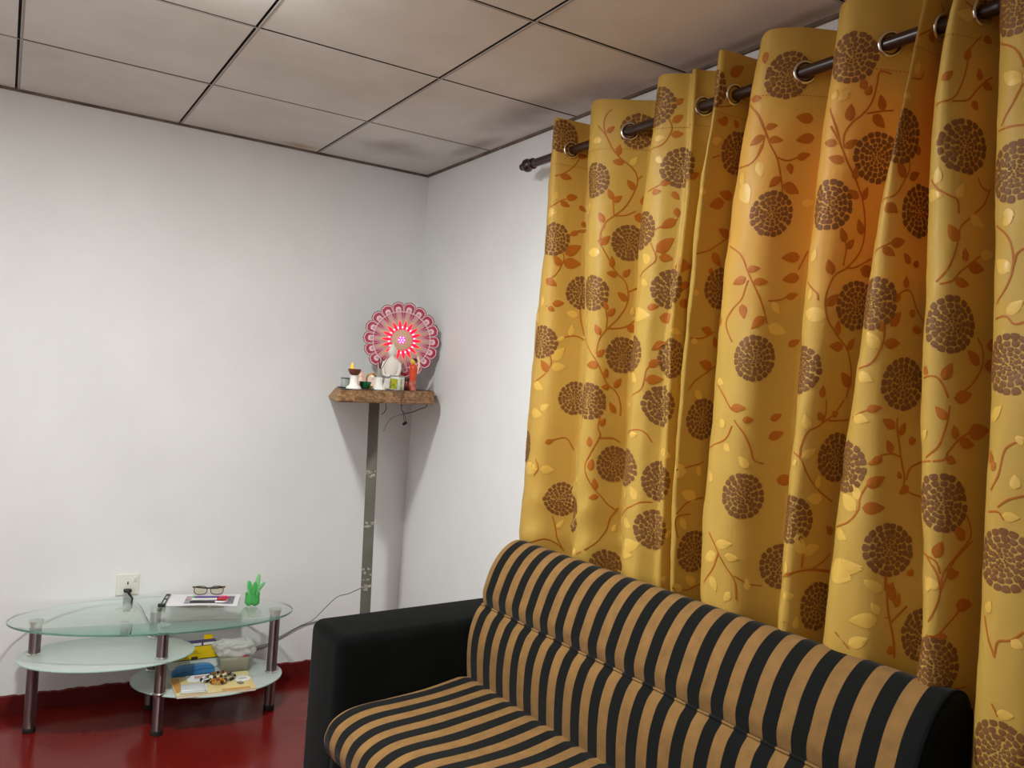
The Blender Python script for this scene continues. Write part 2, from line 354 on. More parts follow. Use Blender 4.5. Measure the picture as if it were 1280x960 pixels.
LEAVES = [(105,2224,157,2217,0),(177,2299,219,2309,0),(140,2145,191,2155,0),(116,2127,159,2115,0),(199,2123,232,2106,
0),(216,2068,232,2048,0),(550,2314,573,2335,0),(589,2238,591,2277,0),(608,2216,572,2221,0),(646,2132,619,
2162,0),(578,2093,564,2128,0),(579,2086,605,2109,0),(556,2016,540,2052,0),(647,2048,696,2039,0),(670,2086,
674,2116,0),(94,2133,100,2166,1),(22,2092,107,2087,1),(536,2292,500,2294,1),(625,2211,647,2239,1),(450,
2068,512,2078,1),(953,2279,989,2299,0),(952,2241,993,2244,0),(961,2331,986,2349,0),(935,2097,966,2102,0),
(911,2073,940,2076,0),(972,2073,997,2050,0),(994,1991,950,1965,0),(1051,2106,1084,2127,0),(990,2026,999,1997,
0),(904,2233,938,2235,1),(915,2178,938,2158,1),(1314,2254,1286,2237,0),(1316,2241,1275,2240,0),(1357,2236,1337,
2254,0),(1363,2314,1340,2330,0),(1296,2364,1340,2396,0),(1376,2050,1324,2052,0),(1346,2031,1291,2011,0),(1554,1926,
1505,1933,0),(1564,1913,1514,1917,0),(1653,2159,1617,2137,0),(1594,2259,1629,2256,0),(1270,2181,1304,2195,1),(1650,
2092,1665,2055,1),(1604,2042,1642,1984,1),(1268,2056,1264,2034,1),(1651,2179,1682,2186,0),(1650,2161,1620,2136,0),
(1667,2149,1705,2146,0),(1708,2054,1686,2024,0),(1718,2035,1764,2016,0),(1746,2104,1780,2119,0),(1727,2090,1736,2062,
0),(1774,2205,1726,2207,0),(1783,2161,1735,2149,0),(1612,2373,1621,2341,0),(1649,2092,1665,2053,1),(1773,1991,1809,
1998,1),(1592,2072,1610,2033,1),(2030,2090,1998,2098,0),(2047,2078,2072,2100,0),(2048,2047,2013,2061,0),(2076,2008,
2074,2041,0),(2093,1969,2062,1983,0),(2106,1966,2112,1998,0),(2050,2141,2046,2182,0),(2068,2214,2060,2241,0),(2075,
2201,2081,2225,0),(2120,2172,2105,2206,0),(2099,2160,2131,2133,0),(2005,2194,2013,2216,1),(2022,2188,2036,2211,1),
(2393,1990,2363,2023,0),(2409,1991,2445,2009,0),(2437,2048,2420,2069,0),(2351,1932,2383,1909,0),(2386,2301,2412,2283,
0),(2350,2153,2359,2168,1),(2369,2207,2372,2236,1),(2692,2168,2714,2188,0),(2786,2177,2780,2203,0),(2768,2131,2784,
2115,0),(2793,2174,2823,2165,0),(2784,2268,2812,2264,0),(2741,2213,2749,2242,0),(2751,2305,2704,2305,1),(2737,1924,
2749,1956,1),(2659,1938,2709,1928,1),(2694,1954,2698,1990,1),(3057,2122,3016,2150,1),(3023,1879,3047,1867,1),(145,
1900,111,1936,0),(152,1912,227,1916,0),(157,1944,221,1981,0),(92,1851,139,1828,0),(204,2029,167,2014,0),
(127,1763,171,1771,0),(113,1752,139,1739,0),(131,1524,100,1565,0),(550,1944,576,1975,0),(586,1872,582,1911,
0),(603,1851,567,1854,0),(623,1847,645,1876,0),(640,1771,604,1796,0),(570,1735,559,1763,0),(573,1716,598,
1744,0),(553,1652,534,1687,0),(640,1686,689,1680,0),(546,1581,568,1608,0),(554,1555,504,1553,0),(577,1515,
579,1548,0),(595,1487,567,1485,0),(613,1485,635,1519,0),(617,1404,597,1439,0),(81,1756,83,1795,1),(1,
1736,71,1699,1),(182,1648,151,1638,1),(226,1730,181,1740,1),(200,1656,204,1696,1),(140,1542,195,1546,1),
(141,1567,185,1613,1),(70,1482,121,1460,1),(113,1392,150,1409,1),(60,1378,125,1372,1),(547,1918,499,1924,
1),(659,1724,661,1753,1),(478,1685,505,1713,1),(944,1895,991,1938,0),(953,1880,995,1877,0),(931,1729,967,
1737,0),(973,1704,1033,1701,0),(1000,1632,958,1605,0),(952,1558,993,1578,0),(948,1516,1001,1522,0),(1006,1853,
1094,1855,0),(1057,1789,1100,1809,0),(1064,1746,1114,1748,0),(1383,1941,1337,1954,0),(1325,1885,1363,1851,0),(1321,
1842,1330,1824,0),(1580,1682,1530,1689,0),(1355,1662,1312,1672,0),(1376,1621,1363,1654,0),(1367,1563,1315,1576,0),
(1656,1814,1690,1819,0),(1656,1794,1619,1779,0),(1675,1783,1711,1785,0),(1709,1697,1680,1662,0),(1648,1727,1657,1688,
0),(1645,1456,1686,1459,0),(930,1863,892,1893,1),(901,1814,929,1795,1),(857,1715,945,1706,1),(1042,1666,1079,
1660,1),(1309,1496,1338,1467,1),(1574,1527,1609,1517,1),(1267,1769,1290,1765,1),(1278,1635,1304,1632,1),(863,1538,
919,1508,1),(665,1436,715,1435,1),(567,1360,582,1386,0),(542,1290,535,1325,0),(548,1213,551,1255,0),(577,
1134,546,1125,0),(565,1153,561,1191,0),(146,1275,175,1287,0),(130,1181,24,1179,1),(136,1182,184,1181,1),
(205,977,228,1006,1),(524,942,474,940,1),(631,1018,643,1044,1),(495,1170,496,1203,1),(896,1348,925,1354,
1),(935,1160,907,1197,1),(865,1088,922,1078,1),(873,1156,880,1181,1),(875,994,929,994,1),(883,1013,953,
1033,1),(1003,1313,1068,1297,1),(1059,1063,1087,1084,1),(1058,953,1062,935,1),(1300,1265,1228,1272,1),(1345,1282,
1352,1251,1),(1283,1136,1307,1102,1),(1345,1191,1286,1208,1),(1351,948,1310,970,1),(1302,934,1265,950,1),(1633,
1361,1654,1342,1),(1704,1306,1677,1334,1),(1636,1099,1679,1107,1),(1637,1073,1591,1050,1),(1661,1073,1697,1071,1),
(1622,1013,1636,975,1),(1721,992,1715,1023,1),(1676,983,1660,955,1),(1630,1402,1614,1428,1),(1603,1256,1584,1286,
1),(1680,1428,1708,1430,0),(1790,1856,1737,1849,0),(1795,1805,1748,1793,0),(1766,1748,1796,1761,0),(1781,1626,1812,
1644,0),(2049,1786,2037,1823,0),(2041,1714,2070,1744,0),(2071,1863,2056,1896,0),(2078,1850,2094,1875,0),(2116,1887,
2098,1922,0),(2124,1809,2174,1800,0),(2082,1646,2078,1684,0),(2106,1622,2063,1621,0),(2122,1616,2135,1646,0),(2141,
1529,2108,1563,0),(2058,1498,2057,1529,0),(1729,1735,1750,1706,1),(1721,1673,1772,1659,1),(2044,1688,1983,1701,1),
(1996,1728,2000,1756,1),(1999,1817,2008,1849,1),(2374,1843,2417,1854,0),(2358,1833,2391,1818,0),(2346,1921,2385,1914,
0),(2442,1807,2418,1828,0),(2436,1752,2432,1779,0),(2418,1737,2401,1715,0),(2397,1665,2427,1698,0),(2381,1651,2374,
1676,0),(2386,1625,2428,1630,0),(2463,1666,2494,1660,0),(2460,1800,2465,1818,0),(2456,1692,2471,1707,0),(2377,1615,
2345,1650,1),(2337,1557,2375,1541,1),(2740,1753,2776,1749,0),(2773,1787,2819,1785,0),(2743,1833,2720,1870,0),(2721,
1551,2738,1587,0),(2810,1588,2776,1616,0),(2828,1629,2877,1634,0),(2823,1587,2873,1590,0),(2743,1514,2791,1527,0),
(2767,1795,2763,1823,0),(2672,1575,2691,1562,0),(2807,1812,2845,1821,1),(2770,1887,2813,1876,1),(2496,1817,2546,1816,
1),(3023,1851,3045,1875,1),(3042,1761,3000,1789,1),(3035,1681,3067,1706,1),(1750,1433,1781,1450,0),(1751,1386,1793,
1404,0),(1780,1279,1829,1283,0),(2065,1446,2050,1465,0),(2140,1171,2115,1191,0),(2095,1457,2112,1468,0),(2030,1421,
2021,1458,1),(2022,1356,2055,1377,1),(2073,1281,2074,1317,1),(2093,1257,2041,1259,1),(2052,1127,2098,1143,1),(2041,
1139,2022,1175,1),(2000,1073,1999,1106,1),(1998,1346,2007,1333,1),(2366,1478,2398,1487,0),(2414,1379,2389,1359,0),
(2438,1389,2419,1416,0),(2436,1444,2400,1461,0),(2453,1427,2463,1458,0),(2467,1344,2457,1337,0),(2486,1318,2464,1300,
0),(2388,1313,2427,1336,0),(2385,1264,2430,1269,0),(2449,1087,2459,1109,0),(2492,1136,2501,1123,0),(2478,1415,2498,
1420,0),(2333,1463,2375,1453,1),(2374,1257,2329,1286,1),(2376,1280,2358,1313,1),(2320,1202,2362,1188,1),(2361,1125,
2397,1130,1),(2330,1112,2379,1108,1),(2432,1093,2400,1109,1),(2760,1430,2802,1422,0),(2784,1447,2843,1456,0),(2752,
1432,2746,1462,0),(2731,1471,2708,1497,0),(2779,1231,2744,1259,0),(2706,1192,2721,1228,0),(2729,1394,2750,1386,0),
(2730,1171,2762,1159,0),(2693,1122,2684,1155,1),(2672,1430,2692,1447,1),(3016,1394,3001,1420,0),(3029,1388,3012,1394,
0),(3000,1478,3034,1506,1),(3067,1352,3065,1381,1),(3045,1300,3076,1301,1),(3065,1441,3078,1450,1),(2457,1068,2458,
1106,0),(2468,1054,2474,1086,0),(2465,951,2461,972,0),(2706,1193,2719,1224,0),(2730,1157,2765,1167,0),(2715,1037,
2740,1038,0),(2761,1099,2811,1100,0),(2049,1125,2020,1171,1),(2048,1129,2102,1143,1),(2000,1019,2032,1027,1),(2041,
945,2042,976,1),(2316,1112,2399,1137,1),(2318,1109,2379,1103,1),(2437,1092,2401,1102,1),(2435,1039,2417,1062,1),
(2433,1028,2381,1014,1),(2383,961,2418,984,1),(2712,1130,2692,1152,1),(3016,1111,3030,1136,1),(3071,1074,3094,1065,
1),(3056,933,3088,938,1)]
# ---- curtain surface: cloth hung in deep folds along the rod (x towards wall, y along it, z up)
ZG = [.75,.9,1.05,1.2,1.35,1.5,1.65,1.8,1.95,2.1,2.25,2.43]
EDGE = [
[2.553,2.551,2.548,2.545,2.543,2.54,2.537,2.53,2.523,2.519,2.516,2.515],
[2.225,2.225,2.227,2.23,2.224,2.228,2.236,2.249,2.262,2.274,2.287,2.292],
[1.959,1.959,1.972,1.976,1.975,1.984,1.984,1.984,1.985,1.977,1.966,1.956],
[1.807,1.807,1.812,1.82,1.825,1.831,1.834,1.825,1.813,1.812,1.812,1.815],
[1.746,1.746,1.752,1.758,1.761,1.761,1.759,1.753,1.747,1.735,1.712,1.707],
[1.618,1.618,1.631,1.636,1.632,1.626,1.624,1.624,1.615,1.6,1.582,1.554],
[1.359,1.359,1.358,1.357,1.355,1.353,1.352,1.348,1.341,1.338,1.324,1.313],
[1.227,1.227,1.226,1.219,1.21,1.197,1.186,1.175,1.16,1.135,1.115,1.088],
[.994,.994,.995,1.006,1.021,1.032,1.039,1.046,1.051,1.055,1.045,1.014],
[.874,.877,.878,.88,.885,.89,.896,.903,.912,.921,.928,.934],
[.68,.68,.68,.68,.68,.68,.68,.68,.68,.68,.68,.68]]
XE, XF, XB = 1.645, 1.614, 1.758
NS = 26
def edge_y(i, z):
    t = EDGE[i]
    if z <= ZG[0]: return t[0]
    if z >= ZG[-1]: return t[-1]
    for k in range(len(ZG)-1):
        if z <= ZG[k+1]:
            f = (z-ZG[k])/(ZG[k+1]-ZG[k]); f = f*f*(3-2*f)*.5+f*.5
            return t[k]+(t[k+1]-t[k])*f
def sm(a, b, x):
    x = max(0., min(1., (x-a)/(b-a))); return x*x*(3-2*x)
def squeeze(x, y, z):
    # the sofa back presses the cloth towards the wall
    c = sm(.93, .82, z)*sm(.86, 1.0, y)
    rear = 1.646+.055*(2.40-y)
    return x+(rear+(x-1.60)/.15*(1.770-rear)-x)*c
def fold_ctrl(i, z):
    ya, yb = edge_y(i, z), edge_y(i+1, z)
    xb = XB
    if i == 2: xb = 1.668
    if i == 3: xb = 1.722
    w = ya-yb
    yt = min(yb*xb/XE-.016, ya-.004)
    if i == 2: yt = yb+.02
    pts = [(1.653 if i == 3 else XE, ya)]
    if i == 3:
        pts += [(1.652, ya-.012), (1.672, ya-.014), (xb, yt-.002)]
    else:
        d = min(.05, w*.3)
        # near the rod the cloth slants back to its eyelet, lower down it hangs in flat-fronted pleats
        h = sm(2.26, 1.9, z); a = ya*XF/XE; yt = min(yt, a-.006); w2 = a-yt; D = xb-XF
        A = [(.004, .05), (.002, .22), (D*.30, .56), (D*.78, .86), (D, 1)]
        B = [(.006, .05), (0, .22), (D*.10, .60), (D*.66, .84), (D, 1)]
        pts += [(XF+p[0]+(q[0]-p[0])*h, a-w2*(p[1]+(q[1]-p[1])*h)) for p, q in zip(A, B)]
    if i != 2:
        pts += [(xb-.012, yt-.012 if i != 3 else yt-.006), (XE+(xb-XE)*.4, yb*(XE+(xb-XE)*.4)/XE-.010)]
    else:
        pts += [(1.662, yb+.006)]
    return pts
def cr(p0, p1, p2, p3, t):
    def dist(a, b): return max(1e-4, math.hypot(a[0]-b[0], a[1]-b[1])**.5)
    t0 = 0; t1 = t0+dist(p0, p1); t2 = t1+dist(p1, p2); t3 = t2+dist(p2, p3)
    u = t1+(t2-t1)*t; r = []
    for k in (0, 1):
        a1 = (t1-u)/(t1-t0)*p0[k]+(u-t0)/(t1-t0)*p1[k]
        a2 = (t2-u)/(t2-t1)*p1[k]+(u-t1)/(t2-t1)*p2[k]
        a3 = (t3-u)/(t3-t2)*p2[k]+(u-t2)/(t3-t2)*p3[k]
        b1 = (t2-u)/(t2-t0)*a1+(u-t0)/(t2-t0)*a2
        b2 = (t3-u)/(t3-t1)*a2+(u-t1)/(t3-t1)*a3
        r.append((t2-u)/(t2-t1)*b1+(u-t1)/(t2-t1)*b2)
    return r
NF = len(EDGE)-1
def row_profile(z):
    P = []; spans = []
    for i in range(NF):
        c = fold_ctrl(i, z); spans.append((len(P), len(c))); P += c
    P.append((XE, edge_y(NF, z)))
    P = [(P[0][0]+.012, P[0][1]+.02)]+P+[(P[-1][0]-.02, P[-1][1]-.03)]
    out = []
    for i in range(NF):
        s, n = spans[i]; seg = []
        for k in range(n):
            for q in range(8): seg.append(cr(P[s+k], P[s+k+1], P[s+k+2], P[s+k+3], q/8))
        e = P[s+n+1]; seg.append([e[0], e[1]])
        L = [0.]
        for a, b in zip(seg, seg[1:]): L.append(L[-1]+math.hypot(a[0]-b[0], a[1]-b[1]))
        k = 0
        for q in range(NS):
            d = L[-1]*q/NS
            while L[k+1] < d: k += 1
            f = (d-L[k])/max(1e-9, L[k+1]-L[k])
            out.append((seg[k][0]+(seg[k+1][0]-seg[k][0])*f, seg[k][1]+(seg[k+1][1]-seg[k][1])*f))
    out.append((seg[-1][0], seg[-1][1]))
    return out
def wob(x): return math.sin(x*1.7)+.6*math.sin(x*3.1+1.3)+.35*math.sin(x*6.3+.4)
Z0, Z1, NR = .06, 2.425, 86
CLOTH = []
for r in range(NR+1):
    z = Z0+(Z1-Z0)*r/NR
    row = []
    for j, (x, y) in enumerate(row_profile(z)):
        dx = .0022*wob(y*17+z*5)+.0012*wob(z*21-y*13)
        # creases where the cloth is bunched above the sofa
        b = sm(1.34, 1.0, z)*sm(1.93, 2.0, y)*sm(2.53, 2.42, y)
        cre = 1-2*abs(((y*.62+z*1.25+.05*math.sin(y*9))*6.5) % 1-.5)
        dx -= b*.016*(cre**3-.3)
        top = sm(2.26, 2.34, z)
        dx *= 1-.6*top
        row.append((squeeze(x+dx, y, z), y, z+.004*math.sin(y*23)*sm(2.3, 2.42, z)))
    CLOTH.append(row)
NC = len(CLOTH[0])-1
REFROW = CLOTH[int(NR*.62)]
ULEN = [0.]
for a, b in zip(REFROW, REFROW[1:]): ULEN.append(ULEN[-1]+math.dist(a, b))
def cloth_at(u, z):
    """point on the cloth; u = metres along the unrolled fabric, z = height"""
    import bisect
    u = max(0., min(ULEN[-1]-1e-6, u)); j = max(0, min(NC-1, bisect.bisect_right(ULEN, u)-1))
    fu = (u-ULEN[j])/(ULEN[j+1]-ULEN[j])
    t = max(0., min(NR-1e-6, (z-Z0)/(Z1-Z0)*NR)); r = int(t); fz = t-r
    o = []
    A, B, C_, D = CLOTH[r][j], CLOTH[r][j+1], CLOTH[r+1][j], CLOTH[r+1][j+1]
    for k in range(3):
        o.append((A[k]*(1-fu)+B[k]*fu)*(1-fz)+(C_[k]*(1-fu)+D[k]*fu)*fz)
    return o

# ------------------------------------------------------------------ curtain
def cloth_material(name, base, trans, tw, rough, sheen=.35, spec=.28):
    m = bpy.data.materials.new(name); m.use_nodes = True; nt = m.node_tree; b = nt.nodes['Principled BSDF']; out = nt.nodes['Material Output']
    b.inputs['Base Color'].default_value = base; b.inputs['Roughness'].default_value = rough; b.inputs['Sheen Weight'].default_value = sheen
    b.inputs['Sheen Roughness'].default_value = .4; b.inputs['Specular IOR Level'].default_value = spec
    b.inputs['Sheen Tint'].default_value = base
    t = nt.nodes.new('ShaderNodeBsdfTranslucent'); t.inputs['Color'].default_value = trans
    mx = nt.nodes.new('ShaderNodeMixShader'); mx.inputs['Fac'].default_value = tw
    nt.links.new(b.outputs[0], mx.inputs[1]); nt.links.new(t.outputs[0], mx.inputs[2]); nt.links.new(mx.outputs[0], out.inputs['Surface'])
    g = nt.nodes.new('ShaderNodeNewGeometry'); mp = nt.nodes.new('ShaderNodeMapping'); mp.inputs['Scale'].default_value = (30, 30, 420)
    nt.links.new(g.outputs['Position'], mp.inputs['Vector'])
    n = nt.nodes.new('ShaderNodeTexNoise'); n.inputs['Scale'].default_value = 1; n.inputs['Detail'].default_value = 3; nt.links.new(mp.outputs['Vector'], n.inputs['Vector'])
    bp = nt.nodes.new('ShaderNodeBump'); bp.inputs['Strength'].default_value = .12; bp.inputs['Distance'].default_value = .002
    nt.links.new(n.outputs['Fac'], bp.inputs['Height']); nt.links.new(bp.outputs['Normal'], b.inputs['Normal'])
    return m
M_cloth = cloth_material('golden satin', lin(198, 161, 75), lin(240, 110, 16), .13, .5)
M_petal = cloth_material('brown woven petal', lin(126, 82, 44), lin(150, 60, 14), .08, .55, .1)
M_leaf = cloth_material('rust woven leaf', lin(178, 102, 28), lin(220, 90, 10), .1, .5, .15)
M_gold = cloth_material('gold leaf thread and painted sheen', lin(226, 184, 84), lin(255, 140, 30), .12, .42, .3, .5)  # gold thread, plus the sheen of glossy leaves put into the colour
M_hem = cloth_material('hem stitching', lin(160, 110, 40), lin(255, 120, 20), .1, .5)

V = [c for row in CLOTH for c in row]; FC = []; MI = []
for rr in range(NR):
    for j in range(NC):
        a = rr*(NC+1)+j; FC.append((a, a+1, a+NC+2, a+NC+1)); MI.append(0)

def frame(u, z):
    e = .003
    p = Vector(cloth_at(u, z)); du = Vector(cloth_at(u+e, z))-Vector(cloth_at(u-e, z)); dz = Vector(cloth_at(u, z+e))-Vector(cloth_at(u, z-e))
    n = du.cross(dz)
    if n.length < 1e-12: n = Vector((-1, 0, 0))
    n.normalize()
    if n.x > 0 and abs(n.x) > .15: n = -n
    return p, n, max(.25, du.length/(2*e))
def side_normal(u, z):
    # room-side normal: unrolled u runs towards -y, so dz x du points into the room
    e = .003
    du = Vector(cloth_at(u+e, z))-Vector(cloth_at(u-e, z)); dz = Vector(cloth_at(u, z+e))-Vector(cloth_at(u, z-e))
    n = dz.cross(du); n = -n if n.length == 0 else n
    return n.normalized()
_t = side_normal(.05, 1.6); SGN = -1 if _t.x > 0 else 1
def on_cloth(u, z, eps):
    return Vector(cloth_at(u, z))+side_normal(u, z)*SGN*eps
def add_poly(pts, mi, eps, stretch=1.):
    """a woven motif: fan of triangles with its own centre, lying on the cloth"""
    b = len(V); cu = sum(p[0] for p in pts)/len(pts); cz = sum(p[1] for p in pts)/len(pts)
    V.append(tuple(on_cloth(cu, cz, eps*1.6)))
    for u, z in pts: V.append(tuple(on_cloth(u, z, eps)))
    n = len(pts)
    for k in range(n): FC.append((b, b+1+k, b+1+(k+1) % n)); MI.append(mi)
def petal(cu, cz, a, r0, r1, w, st, mi):
    pts = []
    ca, sa = math.cos(a), math.sin(a)
    for q in range(10):
        t = 2*PI*q/10
        rr = (r0+r1)/2+(r1-r0)/2*math.copysign(abs(math.cos(t))**.8, math.cos(t))
        ww = max(.0006, w*rr-.00085)*math.copysign(abs(math.sin(t))**.62, math.sin(t))
        x = rr*ca-ww*sa; y = rr*sa+ww*ca
        pts.append((cu+x/st, cz+y))
    add_poly(pts, mi, .0010)
for (fu, fz) in FLOWERS:
    u, z = fu/1000, fz/1000; st = frame(u, z)[2]; st = max(.6, min(1.6, st))
    rnd = random.Random(fu*7+fz)
    a0 = rnd.uniform(0, 1)
    for (ro, ri, n) in ((.0595, .0455, 19), (.0450, .0330, 16), (.0325, .0228, 13), (.0222, .0146, 10), (.0140, .0082, 7), (.0077, .0034, 5)):
        for k in range(n):
            a = a0+2*PI*(k+rnd.uniform(-.1, .1))/n+ro*40
            petal(u, z, a, ri, ro*rnd.uniform(.97, 1.03), PI/n, st, 1)
    petal(u, z, 0, .0002, .0034, 1.4, st, 1)
def leaf(u0, z0, u1, z1, mi):
    st = max(.6, min(1.6, frame(u0, z0)[2])); dx, dz = (u1-u0)*st, z1-z0; L = math.hypot(dx, dz)
    if L < .012: return
    ux, uz = dx/L, dz/L; W = min(.022, max(.28*L, .0095)); n = 7; b = len(V)
    ring = []
    for k in range(n+1):
        t = k/n; w = W*(math.sin(PI*min(1, t**.8))**.8)*(1.1-.25*t) if 0 < t < 1 else 0
        cen = (u0+ux*L*t/st, z0+uz*L*t)
        for s in (-1, -.5, 0, .5, 1):
            V.append(tuple(on_cloth(cen[0]-uz*w*s/st, cen[1]+ux*w*s, .0009+.0005*(1-abs(s)))))
    for k in range(n):
        for s in range(4):
            a = b+k*5+s; FC.append((a, a+1, a+6, a+5)); MI.append(mi)
def stem(pts, w, mi):
    P = smooth_path([(a/1000, c/1000, 0) for a, c in pts], 6); b = len(V)
    for k, p in enumerate(P):
        t = (P[min(k+1, len(P)-1)]-P[max(0, k-1)]).normalized(); nn = Vector((-t.y, t.x, 0))*w
        for s in (-1, 0, 1): V.append(tuple(on_cloth(p.x+nn.x*s, p.y+nn.y*s, .0008+.0004*(1-abs(s)))))
    for k in range(len(P)-1):
        for s in range(2):
            a = b+k*3+s; FC.append((a, a+1, a+4, a+3)); MI.append(mi)
for s_ in STEMS:
    zz = sum(p[1] for p in s_)/len(s_)
    stem(s_, .0021, 2)
for l in LEAVES: leaf(l[0]/1000, l[1]/1000, l[2]/1000, l[3]/1000, 2+l[4])
# stitched line of the header hem
for k in range(0, int(ULEN[-1]*1000)-12, 9):
    stem(((k, 2262), (k+5, 2262)), .0012, 4)
curtain = mesh_obj('curtain', V, FC, [M_cloth, M_petal, M_leaf, M_gold, M_hem], smooth=True, idx=MI)
tag(curtain, 'golden satin curtain woven with brown dahlias and leafy vines, hung in front of the window', 'curtain')

# metal eyelets where the cloth passes round the rod
ROD = (1.685, 2.319)
M_ring = mat('polished eyelet metal', lin(220, 214, 204), .18, 1.)
row = row_profile(ROD[1])
for i in range(NF):
    if i == 2: continue
    for j in range(i*NS+3, (i+1)*NS):
        a, b = row[j], row[j+1]
        if a[0] <= ROD[0] < b[0]:
            u = (ULEN[j]+ULEN[j+1])/2; n = side_normal(u, ROD[1])*SGN; p = on_cloth(u, ROD[1], .001)
            q = n.to_track_quat('Z', 'Y').to_matrix().to_4x4(); q.translation = p
            bm = bmesh.new(); add_torus(bm, .0255, .0052, q, 32, 8)
            bm_obj('eyelet', bm, M_ring, curtain, smooth=True)['label'] = 'silver metal eyelet ring'
            break
# rod with turned finial and wall brackets
M_rod = mat('dark brown lacquered rod', lin(46, 24, 18), .3, spec=.5)
rod = empty('curtain_rod', (ROD[0], 1.7, ROD[1]), 'dark brown curtain rod with turned finial, threaded through the golden curtain', 'curtain rod')
bm = bmesh.new(); add_tube(bm, [(0, 1.005, 0), (0, -1.3, 0)], .0155, 24); bm_obj('pole', bm, M_rod, rod, auto=40)
bm = bmesh.new()
X = Matrix.Rotation(-PI/2, 4, 'X')
add_lathe(bm, [(.0165, -.01), (.021, -.006), (.021, .004), (.016, .008), (.0135, .014), (.019, .020), (.0255, .032), (.0255, .040), (.019, .052), (.012, .058), (.010, .063), (.0135, .070), (.0135, .076), (.007, .083), (.002, .085)], 24, (0, 1.005, 0), M=X)
bm_obj('finial', bm, M_rod, rod, auto=35)
for yb in (.93-1.7+.01,):
    bm = bmesh.new()
    add_torus(bm, .021, .0065, Matrix.Translation((0, yb, 0)) @ Matrix.Rotation(PI/2, 4, 'X'), 24, 8)
    add_box(bm, (.055, yb, 0), (.07, .016, .016), bev=.003)
    add_box(bm, (.0935, yb, 0), (.012, .03, .075), bev=.003)
    bm_obj('bracket', bm, M_rod, rod, auto=40)

# ------------------------------------------------------------------ sofa
PER = .0755
def stripe_material(name, axis='Y', off=0., tan=(138, 103, 60), blk=(17, 19, 18)):
    m = bpy.data.materials.new(name); m.use_nodes = True; nt = m.node_tree; b = nt.nodes['Principled BSDF']
    b.inputs['Roughness'].default_value = .85; b.inputs['Sheen Weight'].default_value = .08; b.inputs['Specular IOR Level'].default_value = .1
    tc = nt.nodes.new('ShaderNodeTexCoord'); sp = nt.nodes.new('ShaderNodeSeparateXYZ'); nt.links.new(tc.outputs['Object'], sp.inputs[0])
    ns = nt.nodes.new('ShaderNodeTexNoise'); ns.inputs['Scale'].default_value = 4.5; nt.links.new(tc.outputs['Object'], ns.inputs['Vector'])
    w = nt.nodes.new('ShaderNodeMath'); w.operation = 'MULTIPLY_ADD'; w.inputs[1].default_value = .010; nt.links.new(ns.outputs['Fac'], w.inputs[0]); nt.links.new(sp.outputs[axis], w.inputs[2])
    a = nt.nodes.new('ShaderNodeMath'); a.operation = 'MULTIPLY_ADD'; a.inputs[1].default_value = 1/PER; a.inputs[2].default_value = off+40.5-.07
    nt.links.new(w.outputs[0], a.inputs[0])
    fr = nt.nodes.new('ShaderNodeMath'); fr.operation = 'FRACT'; nt.links.new(a.outputs[0], fr.inputs[0])
    s1 = nt.nodes.new('ShaderNodeMath'); s1.operation = 'SUBTRACT'; s1.inputs[1].default_value = .5; nt.links.new(fr.outputs[0], s1.inputs[0])
    ab = nt.nodes.new('ShaderNodeMath'); ab.operation = 'ABSOLUTE'; nt.links.new(s1.outputs[0], ab.inputs[0])
    mr = nt.nodes.new('ShaderNodeMapRange'); mr.inputs['From Min'].default_value = .250; mr.inputs['From Max'].default_value = .264; nt.links.new(ab.outputs[0], mr.inputs['Value'])
    n1 = nt.nodes.new('ShaderNodeTexNoise'); n1.inputs['Scale'].default_value = 26; n1.inputs['Detail'].default_value = 8; nt.links.new(tc.outputs['Object'], n1.inputs['Vector'])
    r1 = nt.nodes.new('ShaderNodeValToRGB'); r1.color_ramp.elements[0].position = .25; r1.color_ramp.elements[1].position = .75
    r1.color_ramp.elements[0].color = lin(*[c*.9 for c in tan]); r1.color_ramp.elements[1].color = lin(*[c*1.06 for c in tan]); nt.links.new(n1.outputs['Fac'], r1.inputs['Fac'])
    mx = nt.nodes.new('ShaderNodeMixRGB'); mx.inputs['Color1'].default_value = lin(*blk); nt.links.new(mr.outputs[0], mx.inputs['Fac']); nt.links.new(r1.outputs['Color'], mx.inputs['Color2'])
    nt.links.new(mx.outputs['Color'], b.inputs['Base Color'])
    n2 = nt.nodes.new('ShaderNodeTexNoise'); n2.inputs['Scale'].default_value = 220; nt.links.new(tc.outputs['Object'], n2.inputs['Vector'])
    bp = nt.nodes.new('ShaderNodeBump'); bp.inputs['Strength'].default_value = .25; bp.inputs['Distance'].default_value = .0015
    nt.links.new(n2.outputs['Fac'], bp.inputs['Height']); nt.links.new(bp.outputs['Normal'], b.inputs['Normal'])
    return m
M_stripe = stripe_material('black and tan striped velour')
M_black = mat('black velour', lin(8, 10, 9), .9, sheen=.04, spec=.06, noise=(12, lin(15, 17, 16), .8, 6), bump=(200, .2, .0015))
sofa = empty('sofa', (1.551, 2.367, 0), 'long sofa with black and tan striped back and seat and black arms, under the curtain', 'sofa', rot=(0, 0, math.radians(3.15)))
YF, YN = .052, -1.468          # far and near ends of the back, along the sofa

